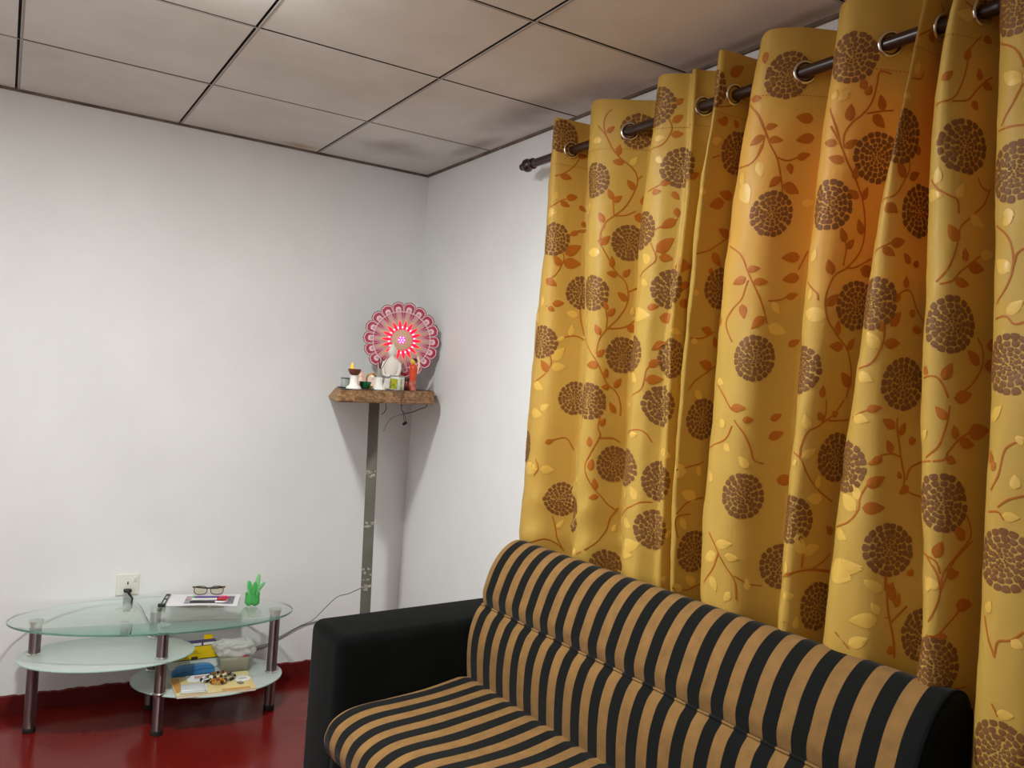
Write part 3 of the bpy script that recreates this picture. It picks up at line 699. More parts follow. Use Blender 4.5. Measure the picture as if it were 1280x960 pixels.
def extrude_profile(prof, y0, y1, n, endround=.02, rows=4, wob_amp=0., dip=None):
    """closed (x,z) outline swept along y, outline pulled in at both ends so the edges round over"""
    cx = sum(p[0] for p in prof)/len(prof); cz = sum(p[1] for p in prof)/len(prof)
    st = []
    for k in range(rows):
        t = k/rows*PI/2; st.append((y0+(y1-y0)/abs(y1-y0)*endround*(1-math.cos(t)), 1-math.sin(t)))
    sg = (y1-y0)/abs(y1-y0)
    for k in range(n+1): st.append((y0+sg*endround+(y1-y0-2*sg*endround)*k/n, 0.))
    for k in range(rows-1, -1, -1):
        t = k/rows*PI/2; st.append((y1-sg*endround*(1-math.cos(t)), 1-math.sin(t)))
    bm = bmesh.new(); rings = []
    for y, inn in st:
        ring = []
        for (x, z) in prof:
            d = Vector((cx-x, cz-z)); d.normalize()
            xx, zz = x+d.x*endround*inn, z+d.y*endround*inn
            if dip: zz += dip(xx, y)
            ring.append(bm.verts.new((xx, y, zz)))
        rings.append(ring)
    m = len(prof)
    for a, b in zip(rings, rings[1:]):
        for k in range(m): bm.faces.new((a[k], a[(k+1) % m], b[(k+1) % m], b[k]))
    e0 = bm.faces.new(rings[0][::-1]); e1 = bm.faces.new(rings[-1])
    return bm, e0, e1
def dense(ctrl, n=6):
    return [(p.x, p.y) for p in smooth_path([(x, z, 0) for x, z in ctrl], n)]
front = dense([(-.150, .40), (-.166, .50), (-.172, .575), (-.168, .64), (-.150, .695), (-.128, .722)], 7)
upper = dense([(-.122, .730), (-.128, .765), (-.120, .80), (-.098, .855), (-.062, .905), (-.020, .934), (.012, .938), (.046, .925), (.068, .892), (.078, .84), (.088, .40)], 7)
bm, e0, e1 = extrude_profile(front+[(-.119, .725)]+upper, YF, YN, 60, .016)
for f_ in bm.faces:
    if f_ is e1 or f_ is e0: f_.material_index = 1
    ys_ = [v.co.y for v in f_.verts]
    if max(ys_) <= YN+.0161 and f_.calc_center_median().x > -.17: f_.material_index = 1
    c = f_.calc_center_median()
    if c.x > .06 and c.z < .90: f_.material_index = 1
back = bm_obj('backrest', bm, [M_stripe, M_black], sofa, auto=50)
# piping round the near end of the back
bm = bmesh.new()
pp = [(x*1.0, YN+.010, z) for x, z in front+upper[:-8]]
add_tube(bm, pp, .0032, 6); bm_obj('piping', bm, M_black, back, smooth=True)
# stitched seam with a narrow welt between the two rolls of the back
bm = bmesh.new(); add_tube(bm, [(-.1265, y_, .7265+.001*math.sin(y_*30)) for y_ in [YF-.01+(YN-YF+.03)*k/50 for k in range(51)]], .0036, 6)
bm_obj('seam', bm, M_stripe, back, smooth=True)

seat = [(-.150, .490)]+dense([(-.19, .497), (-.30, .484), (-.44, .472), (-.54, .466), (-.60, .455), (-.646, .430), (-.666, .395), (-.668, .365), (-.656, .335), (-.632, .322)], 5)+[(-.40, .318), (-.15, .318)]
dipf = lambda x, y: (.006*math.sin(y*5.1+x*4)+.004*math.sin(y*11+x*9)-.010*math.exp(-((y+.55)/.22)**2))*sm(.30, .0, abs(x+.40)) if x < -.12 else 0
bm, e0, e1 = extrude_profile(seat, YF-.012, YN+.012, 60, .022, dip=lambda x, y: dipf(x, y))
bm_obj('seat_cushion', bm, M_stripe, sofa, auto=60)
def rounded_box(name, lo, hi, bev, m, parent, top_rise=0.):
    bm = bmesh.new(); add_box(bm, [(a+b)/2 for a, b in zip(lo, hi)], [b-a for a, b in zip(lo, hi)], bev=bev, seg=5)
    for v in bm.verts:
        if v.co.z > (lo[2]+hi[2])/2: v.co.z += top_rise*(v.co.x-lo[0])/(hi[0]-lo[0])
    return bm_obj(name, bm, m, parent, auto=50)
rounded_box('base', (-.622, YN-.02, .04), (.075, YF+.04, .335), .018, M_black, sofa)
rounded_box('arm', (-.625, YF+.006, .03), (.07, YF+.25, .662), .034, M_black, sofa, .012)
rounded_box('arm', (-.625, YN-.25, .03), (.07, YN-.006, .662), .034, M_black, sofa, .012)
for fx in (-.58, .02):
    for fy in (YN-.18, YF+.18):
        bm = bmesh.new(); add_lathe(bm, [(.022, 0), (.026, .005), (.03, .04)], 20, (fx, fy, 0)); bm_obj('foot', bm, mat('black foot', lin(16, 16, 16), .5) if 'black foot' not in bpy.data.materials else bpy.data.materials['black foot'], sofa, auto=40)

# ------------------------------------------------------------------ glass coffee table
def glass_material(name, col, rough=0.):
    m = bpy.data.materials.new(name); m.use_nodes = True; b = m.node_tree.nodes['Principled BSDF']
    b.inputs['Base Color'].default_value = col; b.inputs['Roughness'].default_value = rough
    b.inputs['Transmission Weight'].default_value = 1; b.inputs['IOR'].default_value = 1.45
    return m
M_glass = thin_glass('clear table glass', (.93, .96, .945, 1))
M_rim = glass_material('green glass edge', (.16, .36, .29, 1), .15)
def frosted(name, col, tcol, f_tr):
    m = bpy.data.materials.new(name); m.use_nodes = True; nt = m.node_tree; b = nt.nodes['Principled BSDF']; out = nt.nodes['Material Output']
    b.inputs['Base Color'].default_value = col; b.inputs['Roughness'].default_value = .25
    t = nt.nodes.new('ShaderNodeBsdfTranslucent'); t.inputs['Color'].default_value = tcol
    p = nt.nodes.new('ShaderNodeBsdfTransparent'); p.inputs['Color'].default_value = (.9, .95, .93, 1)
    a = nt.nodes.new('ShaderNodeMixShader'); a.inputs['Fac'].default_value = .3; nt.links.new(b.outputs[0], a.inputs[1]); nt.links.new(t.outputs[0], a.inputs[2])
    c = nt.nodes.new('ShaderNodeMixShader'); c.inputs['Fac'].default_value = f_tr; nt.links.new(a.outputs[0], c.inputs[1]); nt.links.new(p.outputs[0], c.inputs[2])
    nt.links.new(c.outputs[0], out.inputs['Surface']); return m
M_frost = frosted('frosted shelf glass', lin(224, 232, 227), lin(222, 233, 227), .2)
M_frim = mat('pale green shelf edge', lin(176, 204, 192), .2)
M_chrome = mat('dark chrome tube', (.24, .18, .18, 1), .40, 1.)
_b = M_chrome.node_tree.nodes['Principled BSDF']; _b.inputs['Anisotropic'].default_value = .96; _b.inputs['Anisotropic Rotation'].default_value = .25
_t = M_chrome.node_tree.nodes.new('ShaderNodeTangent'); _t.direction_type = 'RADIAL'; _t.axis = 'Z'
M_chrome.node_tree.links.new(_t.outputs[0], _b.inputs['Tangent'])
M_rubber = mat('black rubber foot', lin(18, 18, 18), .6)
M_cap = mat('brushed steel collar', (.72, .72, .68, 1), .25, 1.)
TC = Vector((.599, 3.57, 0)); TA = math.radians(-7.2)
table = empty('coffee_table', TC, 'oval glass coffee table with frosted lower shelves and dark chrome legs', 'table', rot=(0, 0, TA))
def tl(x, y): v = Matrix.Rotation(-TA, 3, 'Z') @ (Vector((x, y, 0))-TC); return v.x, v.y
def oval(name, c, a, b, z1, th, m, rim, label=None):
    bm = bmesh.new(); n = 96; rings = []; e = .0022
    for (ins, z) in ((e, z1-th), (0, z1-th+e*.7), (0, z1-e*.7), (e, z1)):
        rings.append([bm.verts.new((c[0]+(a-ins)*math.cos(2*PI*k/n), c[1]+(b-ins)*math.sin(2*PI*k/n), z)) for k in range(n)])
    for q in range(3):
        for k in range(n):
            f_ = bm.faces.new((rings[q][k], rings[q][(k+1) % n], rings[q+1][(k+1) % n], rings[q+1][k])); f_.material_index = 1
    bm.faces.new(rings[0][::-1]); bm.faces.new(rings[-1])
    o = bm_obj(name, bm, [m, rim], table, auto=50)
    if label: o['label'] = label
    return o
oval('glass_top', (0, 0), .532, .262, .440, .008, M_glass, M_rim, 'clear oval glass top')
oval('shelf', tl(.425, 3.572), .318, .205, .300, .007, M_frost, M_frim, 'frosted upper shelf at the left end')
oval('shelf', tl(.812, 3.578), .300, .232, .160, .007, M_frost, M_frim, 'frosted lower shelf at the right end')
for (x, y, zs) in ((.171, 3.638, (.300,)), (.600, 3.440, (.300, .160)), (1.062, 3.528, (.160,)), (.612, 3.712, (.300, .160))):
    lx, ly = tl(x, y)
    bm = bmesh.new(); add_lathe(bm, [(.0212, .012), (.0212, .425)], 40, (lx, ly, 0)); lg = bm_obj('leg', bm, M_chrome, table, auto=40)
    bm = bmesh.new(); add_lathe(bm, [(.0222, 0), (.0228, .004), (.0228, .018), (.0215, .020)], 32, (lx, ly, 0)); bm_obj('rubber_foot', bm, M_rubber, lg, auto=40)
    bm = bmesh.new(); add_lathe(bm, [(.0214, .408), (.023, .414), (.026, .424), (.0275, .4318)], 32, (lx, ly, 0)); bm_obj('cap', bm, M_cap, lg, auto=40)
    for z_ in zs:
        bm = bmesh.new(); add_lathe(bm, [(.0216, z_), (.026, z_+.0005), (.026, z_+.004), (.0216, z_+.008)], 32, (lx, ly, 0)); bm_obj('collar', bm, M_cap, lg, auto=40)

# ------------------------------------------------------------------ things on the glass top
ZT = .4405
M_paper = mat('white paper', lin(226, 224, 226), .7)
M_plasticblk = mat('black plastic', lin(24, 24, 25), .4)
def sheet(bm, c4, z, th, lift=None, n=16, mi=0):
    """thin curved stack of paper over 4 corners (front left, front right, back right, back left)"""
    a, b, c, d_ = [Vector(p) for p in c4]; g = {}
    for i in range(n+1):
        for j in range(n+1):
            u, v = i/n, j/n; p = (a*(1-u)+b*u)*(1-v)+(d_*(1-u)+c*u)*v; l = lift(u, v) if lift else 0
            g[i, j, 0] = bm.verts.new((p.x, p.y, z+l)); g[i, j, 1] = bm.verts.new((p.x, p.y, z+th+l))
    fs = []
    for i in range(n):
        for j in range(n):
            fs.append(bm.faces.new((g[i, j, 1], g[i+1, j, 1], g[i+1, j+1, 1], g[i, j+1, 1]))); fs.append(bm.faces.new((g[i, j, 0], g[i, j+1, 0], g[i+1, j+1, 0], g[i+1, j, 0])))
    for i in range(n):
        for (A, B) in (((i, 0), (i+1, 0)), ((i+1, n), (i, n))):
            fs.append(bm.faces.new((g[A+(0,)], g[B+(0,)], g[B+(1,)], g[A+(1,)])))
        for (A, B) in (((0, i+1), (0, i)), ((n, i), (n, i+1))):
            fs.append(bm.faces.new((g[A+(0,)], g[B+(0,)], g[B+(1,)], g[A+(1,)])))
    for f_ in fs: f_.material_index = mi
def bilin(c4, u, v):
    a, b, c, d_ = [Vector(p) for p in c4]; return (a*(1-u)+b*u)*(1-v)+(d_*(1-u)+c*u)*v
PC = [(.640, 3.662), (.912, 3.580), (.968, 3.752), (.690, 3.822)]
plift = lambda u, v: .0045*math.sin(PI*min(1, max(0, (u-.15)/.75)))*(1-v)**1.5
doc = empty('magazine', (.80, 3.70, ZT), 'open white printed sheets with a grey and purple picture, lying on the glass table', 'magazine')
o_ = lambda pts: [(p[0]-.80, p[1]-3.70) for p in pts]
bm = bmesh.new(); sheet(bm, o_(PC), 0, .0035, plift); bm_obj('pages', bm, M_paper, doc, auto=40)
M_print = mat('grey purple print', lin(128, 122, 142), .5, noise=(40, lin(190, 176, 188), .8, 3))
M_print2 = mat('dark print', lin(92, 92, 108), .5, noise=(60, lin(140, 136, 150), .7, 2))
M_print3 = mat('salmon print', lin(206, 160, 150), .5)
bm = bmesh.new()
def patch(u0, v0, u1, v1, mi):
    sheet(bm, [bilin(o_(PC), *q) for q in ((u0, v0), (u1, v0), (u1, v1), (u0, v1))], .0036+.0002*mi, .0003, lambda u, v: plift(u0+(u1-u0)*u, v0+(v1-v0)*v), 10, mi)
patch(.23, .12, .93, .82, 0); patch(.70, .12, .92, .80, 1); patch(.78, .3, .84, .66, 2); patch(.28, .5, .36, .72, 2)
bm_obj('printed_picture', bm, [M_print, M_print2, M_print3], doc)
# document holder with black spine, under the sheets' left end
hold = empty('document_clip', (.655, 3.74, ZT), 'black slotted document clip at the left end of the magazine', 'clip')
q = Vector((.690-.640, 3.822-3.662, 0)); ang = math.atan2(q.y, q.x)
Rz = Matrix.Rotation(ang, 3, 'Z'); bm = bmesh.new()
for (cx, cy, sx, sy) in ((0, .007, .165, .0055), (0, -.007, .165, .0055), (-.077, 0, .02, .018), (.077, 0, .02, .018), (.01, 0, .01, .016)):
    v = Rz @ Vector((cx, cy, 0)); add_box(bm, (v.x, v.y, .0062), (sx, sy, .004), rot=Rz, bev=.0012)
bm_obj('bar', bm, M_plasticblk, hold, auto=40)
bm = bmesh.new(); v = Rz @ Vector((-.085, .002, 0)); add_box(bm, (v.x, v.y, .0065), (.018, .03, .013), rot=Rz, bev=.003); bm_obj('end_cap', bm, M_plasticblk, hold, auto=40)
for o in hold.children: o.location.x -= .004
def pen(name, p0, p1, r, z, col, tip, label):
    a, b = Vector(p0), Vector(p1); L = (b-a).length; an = math.atan2(b.y-a.y, b.x-a.x)
    e = empty(name, (a.x, a.y, z), label, 'pen', rot=(0, 0, an)); X = Matrix.Rotation(PI/2, 4, 'Y')
    bm = bmesh.new(); add_lathe(bm, [(r*.9, 0), (r, .002), (r, L*.68), (r*.95, L*.69)], 14, (0, 0, r), M=X); bm_obj('barrel', bm, col, e, auto=40)
    bm = bmesh.new(); add_lathe(bm, [(r*1.02, L*.69), (r*1.08, L*.7), (r*1.05, L*.9), (r*.4, L*.985), (.0006, L)], 14, (0, 0, r), M=X); bm_obj('cap', bm, tip, e, auto=40)
M_pink = mat('magenta plastic', lin(214, 40, 110), .35); M_purp = mat('purple plastic', lin(96, 66, 140), .4); M_red = mat('red plastic', lin(190, 40, 36), .4)
M_wht = mat('white plastic', lin(232, 230, 224), .4)
pen('pen', (.765, 3.722), (.905, 3.686), .0055, .4478, M_purp, M_pink, 'purple and magenta pen lying behind the white pen on the magazine')
pen('pen', (.748, 3.690), (.890, 3.655), .0048, .4490, M_wht, M_red, 'white pen with red cap, in front of the magenta pen on the magazine')
pen('pen', (.735, 3.664), (.875, 3.622), .0038, .4476, M_plasticblk, M_wht, 'thin black pen along the front edge of the magazine picture')
M_grn = mat('green card', lin(90, 190, 90), .5)
bm = bmesh.new(); sheet(bm, [(-.018, -.012), (.018, -.017), (.022, .012), (-.012, .018)], 0, .0012, n=2)
tag(bm_obj('sticky_note', bm, M_grn, loc=(.777, 3.752, .4452)), 'small green paper note under the spectacles on the magazine', 'note')
# spectacles, folded, lens side forward
M_frame = mat('brown spectacle frame', lin(58, 46, 36), .35); M_lens = glass_material('amber lens', (.93, .88, .70, 1)); M_hinge = mat('gold hinge', lin(180, 150, 80), .3, 1.)
sp = empty('spectacles', (.834, 3.775, .4455), 'brown folded spectacles with amber lenses resting on the magazine', 'glasses', rot=(0, 0, math.radians(-14)))
def lens_outline(cx, n=28): return [(cx+.0265*math.copysign(abs(math.cos(2*PI*k/n))**.75, math.cos(2*PI*k/n)), .0195+.0185*math.copysign(abs(math.sin(2*PI*k/n))**.75, math.sin(2*PI*k/n))) for k in range(n)]
for cx in (-.034, .034):
    ol = lens_outline(cx); bm = bmesh.new(); add_tube(bm, [(x, 0, z) for x, z in ol]+[(ol[0][0], 0, ol[0][1])], .0019, 6); bm_obj('rim', bm, M_frame, sp, smooth=True)
    bm = bmesh.new(); add_prism(bm, [(x, z) for x, z in ol], -.0008, .0008, M=Matrix.Rotation(PI/2, 4, 'X')); bm_obj('lens', bm, M_lens, sp)
bm = bmesh.new(); add_tube(bm, smooth_path([(-.009, 0, .024), (0, -.002, .028), (.009, 0, .024)]), .0018, 6); bm_obj('bridge', bm, M_frame, sp, smooth=True)
for s in (-1, 1):
    bm = bmesh.new(); pts = smooth_path([(s*.062, .002, .031), (s*.064, .008, .033), (s*.03, .012+.004*s, .028), (-s*.02, .016+.004*s, .025), (-s*.055, .019+.004*s, .029)]); add_tube(bm, pts, [.0042-.0018*math.sin(PI*k/(len(pts)-1)) for k in range(len(pts))], 6)
    bm_obj('temple', bm, M_frame, sp, smooth=True)
    bm = bmesh.new(); add_box(bm, (s*.0615, .001, .031), (.006, .005, .005), bev=.001); bm_obj('hinge', bm, M_hinge, sp)
# green bottle planter
def plastic(name, col, tr=.55):
    m = bpy.data.materials.new(name); m.use_nodes = True; nt = m.node_tree; b = nt.nodes['Principled BSDF']; out = nt.nodes['Material Output']
    b.inputs['Base Color'].default_value = col; b.inputs['Roughness'].default_value = .15; b.inputs['Specular IOR Level'].default_value = .6
    t = nt.nodes.new('ShaderNodeBsdfTranslucent'); t.inputs['Color'].default_value = col
    p = nt.nodes.new('ShaderNodeBsdfTransparent'); p.inputs['Color'].default_value = col
    a = nt.nodes.new('ShaderNodeMixShader'); a.inputs['Fac'].default_value = .45; nt.links.new(b.outputs[0], a.inputs[1]); nt.links.new(t.outputs[0], a.inputs[2])
    c = nt.nodes.new('ShaderNodeMixShader'); c.inputs['Fac'].default_value = tr; nt.links.new(a.outputs[0], c.inputs[1]); nt.links.new(p.outputs[0], c.inputs[2])
    nt.links.new(c.outputs[0], out.inputs['Surface']); return m
M_gb = plastic('green bottle plastic', lin(128, 226, 142), .34); M_gp = plastic('pale green plastic leaf', lin(186, 240, 194), .45)
pl = empty('plastic_planter', (.973, 3.576, ZT), 'green cut plastic bottle pot with plastic leaves, standing on the glass table', 'planter')
bm = bmesh.new(); n = 50; rings = []
prof = [(.010, .006), (.020, .002), (.027, .004), (.0305, .012), (.031, .024), (.0295, .034), (.030, .046), (.0308, .050), (.0292, .050), (.028, .034), (.029, .020), (.022, .012), (.004, .012)]
for kz, (rr, z_) in enumerate(prof):
    ring = []
    for k in range(n):
        a = 2*PI*k/n; pf = math.cos(5*a)
        z2 = z_+(.010*max(0, -pf)**.7 if kz in (1, 2) else 0)+(.0035*math.sin(3*a+1) if kz in (6, 7, 8) else 0); r2_ = rr*(1-(.07*max(0, -pf) if kz in (2, 3, 4) else 0))
        ring.append(bm.verts.new((r2_*math.cos(a), r2_*math.sin(a), z2)))
    rings.append(ring)
for a, b in zip(rings, rings[1:]):
    for k in range(n): bm.faces.new((a[k], a[(k+1) % n], b[(k+1) % n], b[k]))
bm.faces.new(rings[0][::-1]); bm.faces.new(rings[-1]); bm_obj('pot', bm, M_gb, pl, smooth=True)
def blade(name, path, w, m, cup=.35):
    P = smooth_path(path, 7); vs = []; fs = []; N = len(P)
    side0 = Vector((.914, -.405, 0))
    for k, p in enumerate(P):
        t = k/(N-1); ww = w*(math.sin(PI*(.12+.80*t))**.7)*(1 if t < .93 else (1-t)/.07*.8+.2)
        tg = (P[min(k+1, N-1)]-P[max(k-1, 0)]).normalized(); sd = (side0-tg*side0.dot(tg)).normalized(); nn = tg.cross(sd)
        for s in (-1, -.5, 0, .5, 1): vs.append(p+sd*ww*s+nn*ww*cup*(s*s-.5))
    for k in range(N-1):
        for s in range(4):
            a = k*5+s; fs.append((a, a+1, a+6, a+5))
    o = mesh_obj(name, vs, fs, m, pl, smooth=True)
    md = o.modifiers.new('thick', 'SOLIDIFY'); md.thickness = .0008
SD = Vector((.85, -.52, 0))
def bp(s, d_, z_): v = SD*s; return (v.x-.5*d_, v.y-.85*d_, z_)
blade('leaf', [bp(.000, .004, .016), bp(-.003, .006, .06), bp(-.012, .006, .085), bp(-.016, .008, .108)], .009, M_gb)
blade('leaf', [bp(.004, .008, .016), bp(.006, .010, .06), bp(.010, .010, .085), bp(.012, .012, .106)], .011, M_gb)
blade('leaf', [bp(.006, -.006, .016), bp(.011, -.006, .07), bp(.016, -.008, .105), bp(.021, -.010, .136)], .011, M_gp)
blade('leaf', [bp(.010, .002, .016), bp(.018, .002, .06), bp(.034, .004, .085), bp(.052, .006, .106)], .009, M_gp)
blade('leaf', [bp(-.012, -.004, .016), bp(-.016, -.004, .055), bp(-.021, -.002, .08), bp(-.025, 0, .104)], .007, M_gp)

# ------------------------------------------------------------------ things on the lower right shelf (top at 0.160)
ZL = .1605
M_cream = mat('cream printed cover', lin(222, 208, 160), .55, noise=(9, lin(206, 176, 104), .7, 3))
M_page = mat('page edges', lin(236, 226, 200), .8); M_orange = mat('orange cover print', lin(196, 140, 70), .5)
bk = empty('magazine', (.80, 3.455, ZL), 'cream covered magazine lying flat on the lower right shelf under the beads', 'magazine')
BC = [(-.150, -.093), (.150, -.112), (.164, .090), (-.145, .108)]
bm = bmesh.new(); add_prism(bm, [(x*.99, y*.99) for x, y in BC], 0, .0095); bm_obj('pages', bm, M_page, bk)
bm = bmesh.new(); sheet(bm, BC, .0095, .0012, n=4); bm_obj('cover', bm, M_cream, bk)
bm = bmesh.new(); sheet(bm, [(-.147, -.06), (-.118, -.062), (-.112, .095), (-.142, .10)], .0108, .0003, n=3); bm_obj('cover_print', bm, M_orange, bk)
bm = bmesh.new(); sheet(bm, [(.02, -.10), (.13, -.107), (.132, -.085), (.022, -.078)], .0108, .0003, n=3); bm_obj('cover_print', bm, M_orange, bk)
M_pouch = mat('grey plastic pouch', lin(200, 202, 206), .25, coat=.4)
po = empty('pouch', (.718, 3.408, .1720), 'small grey plastic pouch at the front left of the cream magazine', 'pouch', rot=(0, 0, math.radians(-8)))
bm = bmesh.new(); add_box(bm, (0, 0, .006), (.092, .07, .012), bev=.005, seg=3); bm_obj('body', bm, M_pouch, po, auto=60)
bm = bmesh.new(); add_box(bm, (0, -.036, .003), (.102, .012, .0022), bev=.0008); add_box(bm, (.049, 0, .003), (.010, .078, .0022), bev=.0008); bm_obj('sealed_edge', bm, mat('clear seal', lin(214, 214, 206), .3), po)
bm = bmesh.new(); sheet(bm, [(-.05, -.03), (.045, -.045), (.05, .03), (-.048, .045)], 0, .0010, lambda u, v: .003*u*v, 6)
leaf_o = bm_obj('leaflet', bm, [M_paper], loc=(.765, 3.515, .1722)); tag(leaf_o, 'white folded leaflet lying behind the beads on the cream magazine', 'leaflet')
bm = bmesh.new(); sheet(bm, [(-.02, .0), (.025, -.006), (.027, .018), (-.018, .024)], .0042, .0004, n=2); bm_obj('printed_block', bm, M_print3, leaf_o)
# blue spectacle case
M_blue = mat('blue vinyl', lin(66, 132, 190), .4, bump=(60, .2, .002))
case = empty('spectacle_case', (.756, 3.598, ZL), 'blue soft spectacle case standing in front of the yellow box', 'case', rot=(0, 0, math.radians(4)))
bm = bmesh.new(); oc = [(.086*math.copysign(abs(math.cos(PI*k/24))**.6, math.cos(PI*k/24)), .044*math.sin(PI*k/24)**.55) for k in range(25)]
add_prism(bm, oc, -.014, .014, M=Matrix.Rotation(PI/2, 4, 'X')); es = [e for e in bm.edges if abs(e.verts[0].co.y-e.verts[1].co.y) < 1e-6]
bmesh.ops.bevel(bm, geom=es, offset=.007, segments=3, affect='EDGES'); bm_obj('shell', bm, M_blue, case, auto=60)
bm = bmesh.new(); add_tube(bm, [(-.080, -.0145, .012), (-.03, -.0150, .022), (.03, -.0150, .026), (.078, -.0145, .024)], .0009, 5); bm_obj('stitching', bm, mat('dark blue thread', lin(40, 92, 146), .6), case)
# yellow and white carton
M_yel = mat('yellow carton', lin(238, 200, 20), .5); M_cart = mat('white carton', lin(228, 228, 222), .55); M_dk = mat('dark emblem print', lin(60, 50, 40), .5)
bx = empty('carton', (.772, 3.712, ZL), 'yellow and white cardboard carton at the back of the lower shelf', 'box', rot=(0, 0, math.radians(1)))
bm = bmesh.new(); add_box(bm, (0, 0, .046), (.194, .085, .092), bev=.0012, seg=1); bm_obj('body', bm, M_cart, bx)
bm = bmesh.new(); add_box(bm, (0, -.0432, .066), (.194, .0012, .052)); add_box(bm, (0, 0, .0926), (.194, .0876, .0012)); bm_obj('yellow_panel', bm, M_yel, bx)
bm = bmesh.new(); add_box(bm, (0, -.0442, .0405), (.194, .0006, .003)); add_box(bm, (-.002, -.0444, .045), (.026, .0008, .014), bev=.0002, seg=1)
for w_, z_ in ((.07, .066), (.045, .074)): add_box(bm, (-.012, -.0440, z_), (w_, .0006, .0012))
bm_obj('printed_emblem', bm, M_dk, bx)
bm = bmesh.new(); add_box(bm, (.068, .030, .106), (.038, .0015, .026), rot=Matrix.Rotation(.15, 3, 'X')); bm_obj('flap', bm, M_yel, bx)
sb = empty('slim_box', (.795, 3.688, .2540), 'slim purple box with white label strips lying on the yellow carton', 'box', rot=(0, 0, math.radians(2)))
M_vio = mat('dark violet card', lin(58, 46, 92), .45)
bm = bmesh.new(); add_box(bm, (0, 0, .009), (.128, .032, .018), bev=.0015); bm_obj('body', bm, M_vio, sb)
bm = bmesh.new(); add_box(bm, (-.018, -.0166, .009), (.038, .0012, .011)); add_box(bm, (.032, -.0166, .009), (.046, .0012, .011)); bm_obj('label', bm, M_wht, sb)
bm = bmesh.new(); add_lathe(bm, [(.0048, -.0008), (.0048, .0008)], 16, (-.053, -.0166, .009), M=Matrix.Rotation(PI/2, 4, 'X')); bm_obj('badge', bm, M_wht, sb)
# plastic tub with pink cloth, white carrier bag on top
M_tub = plastic('clear greenish tub', lin(214, 214, 196), .45); M_pinkc = mat('pale pink cloth', lin(222, 176, 184), .8, bump=(40, .4, .006))
tb = empty('plastic_tub', (.925, 3.612, ZL), 'clear plastic tub holding a pink cloth beside the yellow carton', 'tub', rot=(0, 0, math.radians(-10)))
bm = bmesh.new(); fs = add_box(bm, (0, 0, .034), (.124, .105, .066), bev=.012, seg=3)
for v in bm.verts:
    k_ = .92+.10*v.co.z/.066; v.co.x *= k_; v.co.y *= k_
top = [f_ for f_ in bm.faces if f_.calc_center_median().z > .064 and f_.normal.z > .8]
bmesh.ops.delete(bm, geom=top, context='FACES'); tub = bm_obj('shell', bm, M_tub, tb, auto=60)
md = tub.modifiers.new('thick', 'SOLIDIFY'); md.thickness = .0016; md.offset = -1
def crumple(bm, c, s, amp, seed, M=None, lev=3):
    r_ = bmesh.ops.create_icosphere(bm, subdivisions=lev+1, radius=1); rd = random.Random(seed); ph = [(Vector((rd.uniform(-1, 1), rd.uniform(-1, 1), rd.uniform(-1, 1))).normalized(), rd.uniform(2, 7), rd.uniform(0, 6)) for _ in range(9)]
    for v in r_['verts']:
        p = v.co.copy(); k_ = 1+amp*sum(abs(math.sin(p.dot(a)*b+c_)) for a, b, c_ in ph)/4-amp
        q_ = Vector((math.copysign(abs(p.x)**.7, p.x), math.copysign(abs(p.y)**.7, p.y), math.copysign(abs(p.z)**.8, p.z)))*k_
        v.co = Vector((q_.x*s[0]+c[0], q_.y*s[1]+c[1], q_.z*s[2]+c[2]))
bm = bmesh.new(); crumple(bm, (0, 0, .030), (.052, .042, .020), .3, 3); bm_obj('cloth', bm, M_pinkc, tb, smooth=True)
M_bag = plastic('white carrier bag film', lin(240, 240, 238), .2)
bg = empty('plastic_bag', (.925, 3.625, .2195), 'crumpled white plastic bag lying on the clear tub', 'bag')
bm = bmesh.new(); crumple(bm, (0, 0, .030), (.066, .052, .030), .45, 11); bm_obj('film', bm, M_bag, bg, auto=35)
bm = bmesh.new(); add_box(bm, (.025, -.052, .006), (.036, .006, .008), rot=Matrix.Rotation(-.1, 3, 'Y'), bev=.002); bm_obj('pink_tag', bm, M_pink, bg)
bm = bmesh.new(); crumple(bm, (0, 0, .046), (.050, .026, .044), .4, 23)
tag(bm_obj('plastic_bag', bm, M_bag, auto=35, loc=(.700, 3.800, ZL)), 'crumpled white plastic bag behind the yellow carton near the wall', 'bag')
# trinkets on the magazine
M_bdk = mat('black bead', lin(26, 22, 20), .25); M_bbr = mat('brown bead', lin(140, 84, 40), .3); M_bor = mat('amber bead', lin(196, 128, 40), .25); M_bgy = mat('grey bead', lin(130, 124, 116), .35); M_bcr = mat('cream bead', lin(226, 206, 160), .4)
def bracelet(c, rx, ry, rot, n, rb, ms, seed, label, tilt=.15):
    rd = random.Random(seed); bm = bmesh.new()
    for k in range(n):
        a = 2*PI*k/n; add_ball(bm, (rx*math.cos(a), ry*math.sin(a), rb+tilt*(rx*math.cos(a)+rx)*.5+rd.uniform(0, .002)), rb*rd.uniform(.85, 1.1), rd.randrange(len(ms)), 10, 7)
    o = bm_obj('bead_bracelet', bm, ms, smooth=True, loc=c, rot=(0, 0, rot)); tag(o, label, 'bracelet', 'bead bracelets on the cream magazine')
bracelet((.835, 3.508, .1722), .033, .025, .3, 16, .0070, [M_bbr, M_bdk, M_bcr], 1, 'brown and black bead bracelet at the back of the trinket heap on the magazine')
bracelet((.872, 3.475, .1722), .026, .022, 1.1, 15, .0060, [M_bdk, M_bgy], 2, 'black and grey bead bracelet at the right of the trinket heap on the magazine')
bracelet((.822, 3.440, .1722), .028, .020, -.4, 14, .0066, [M_bor, M_bbr, M_bdk], 5, 'amber and brown bead bracelet at the front of the trinket heap')
bracelet((.785, 3.483, .1722), .026, .018, .8, 16, .0056, [M_bdk, M_wht, M_bgy], 7, 'black, white and grey bead bracelet at the left of the trinket heap')
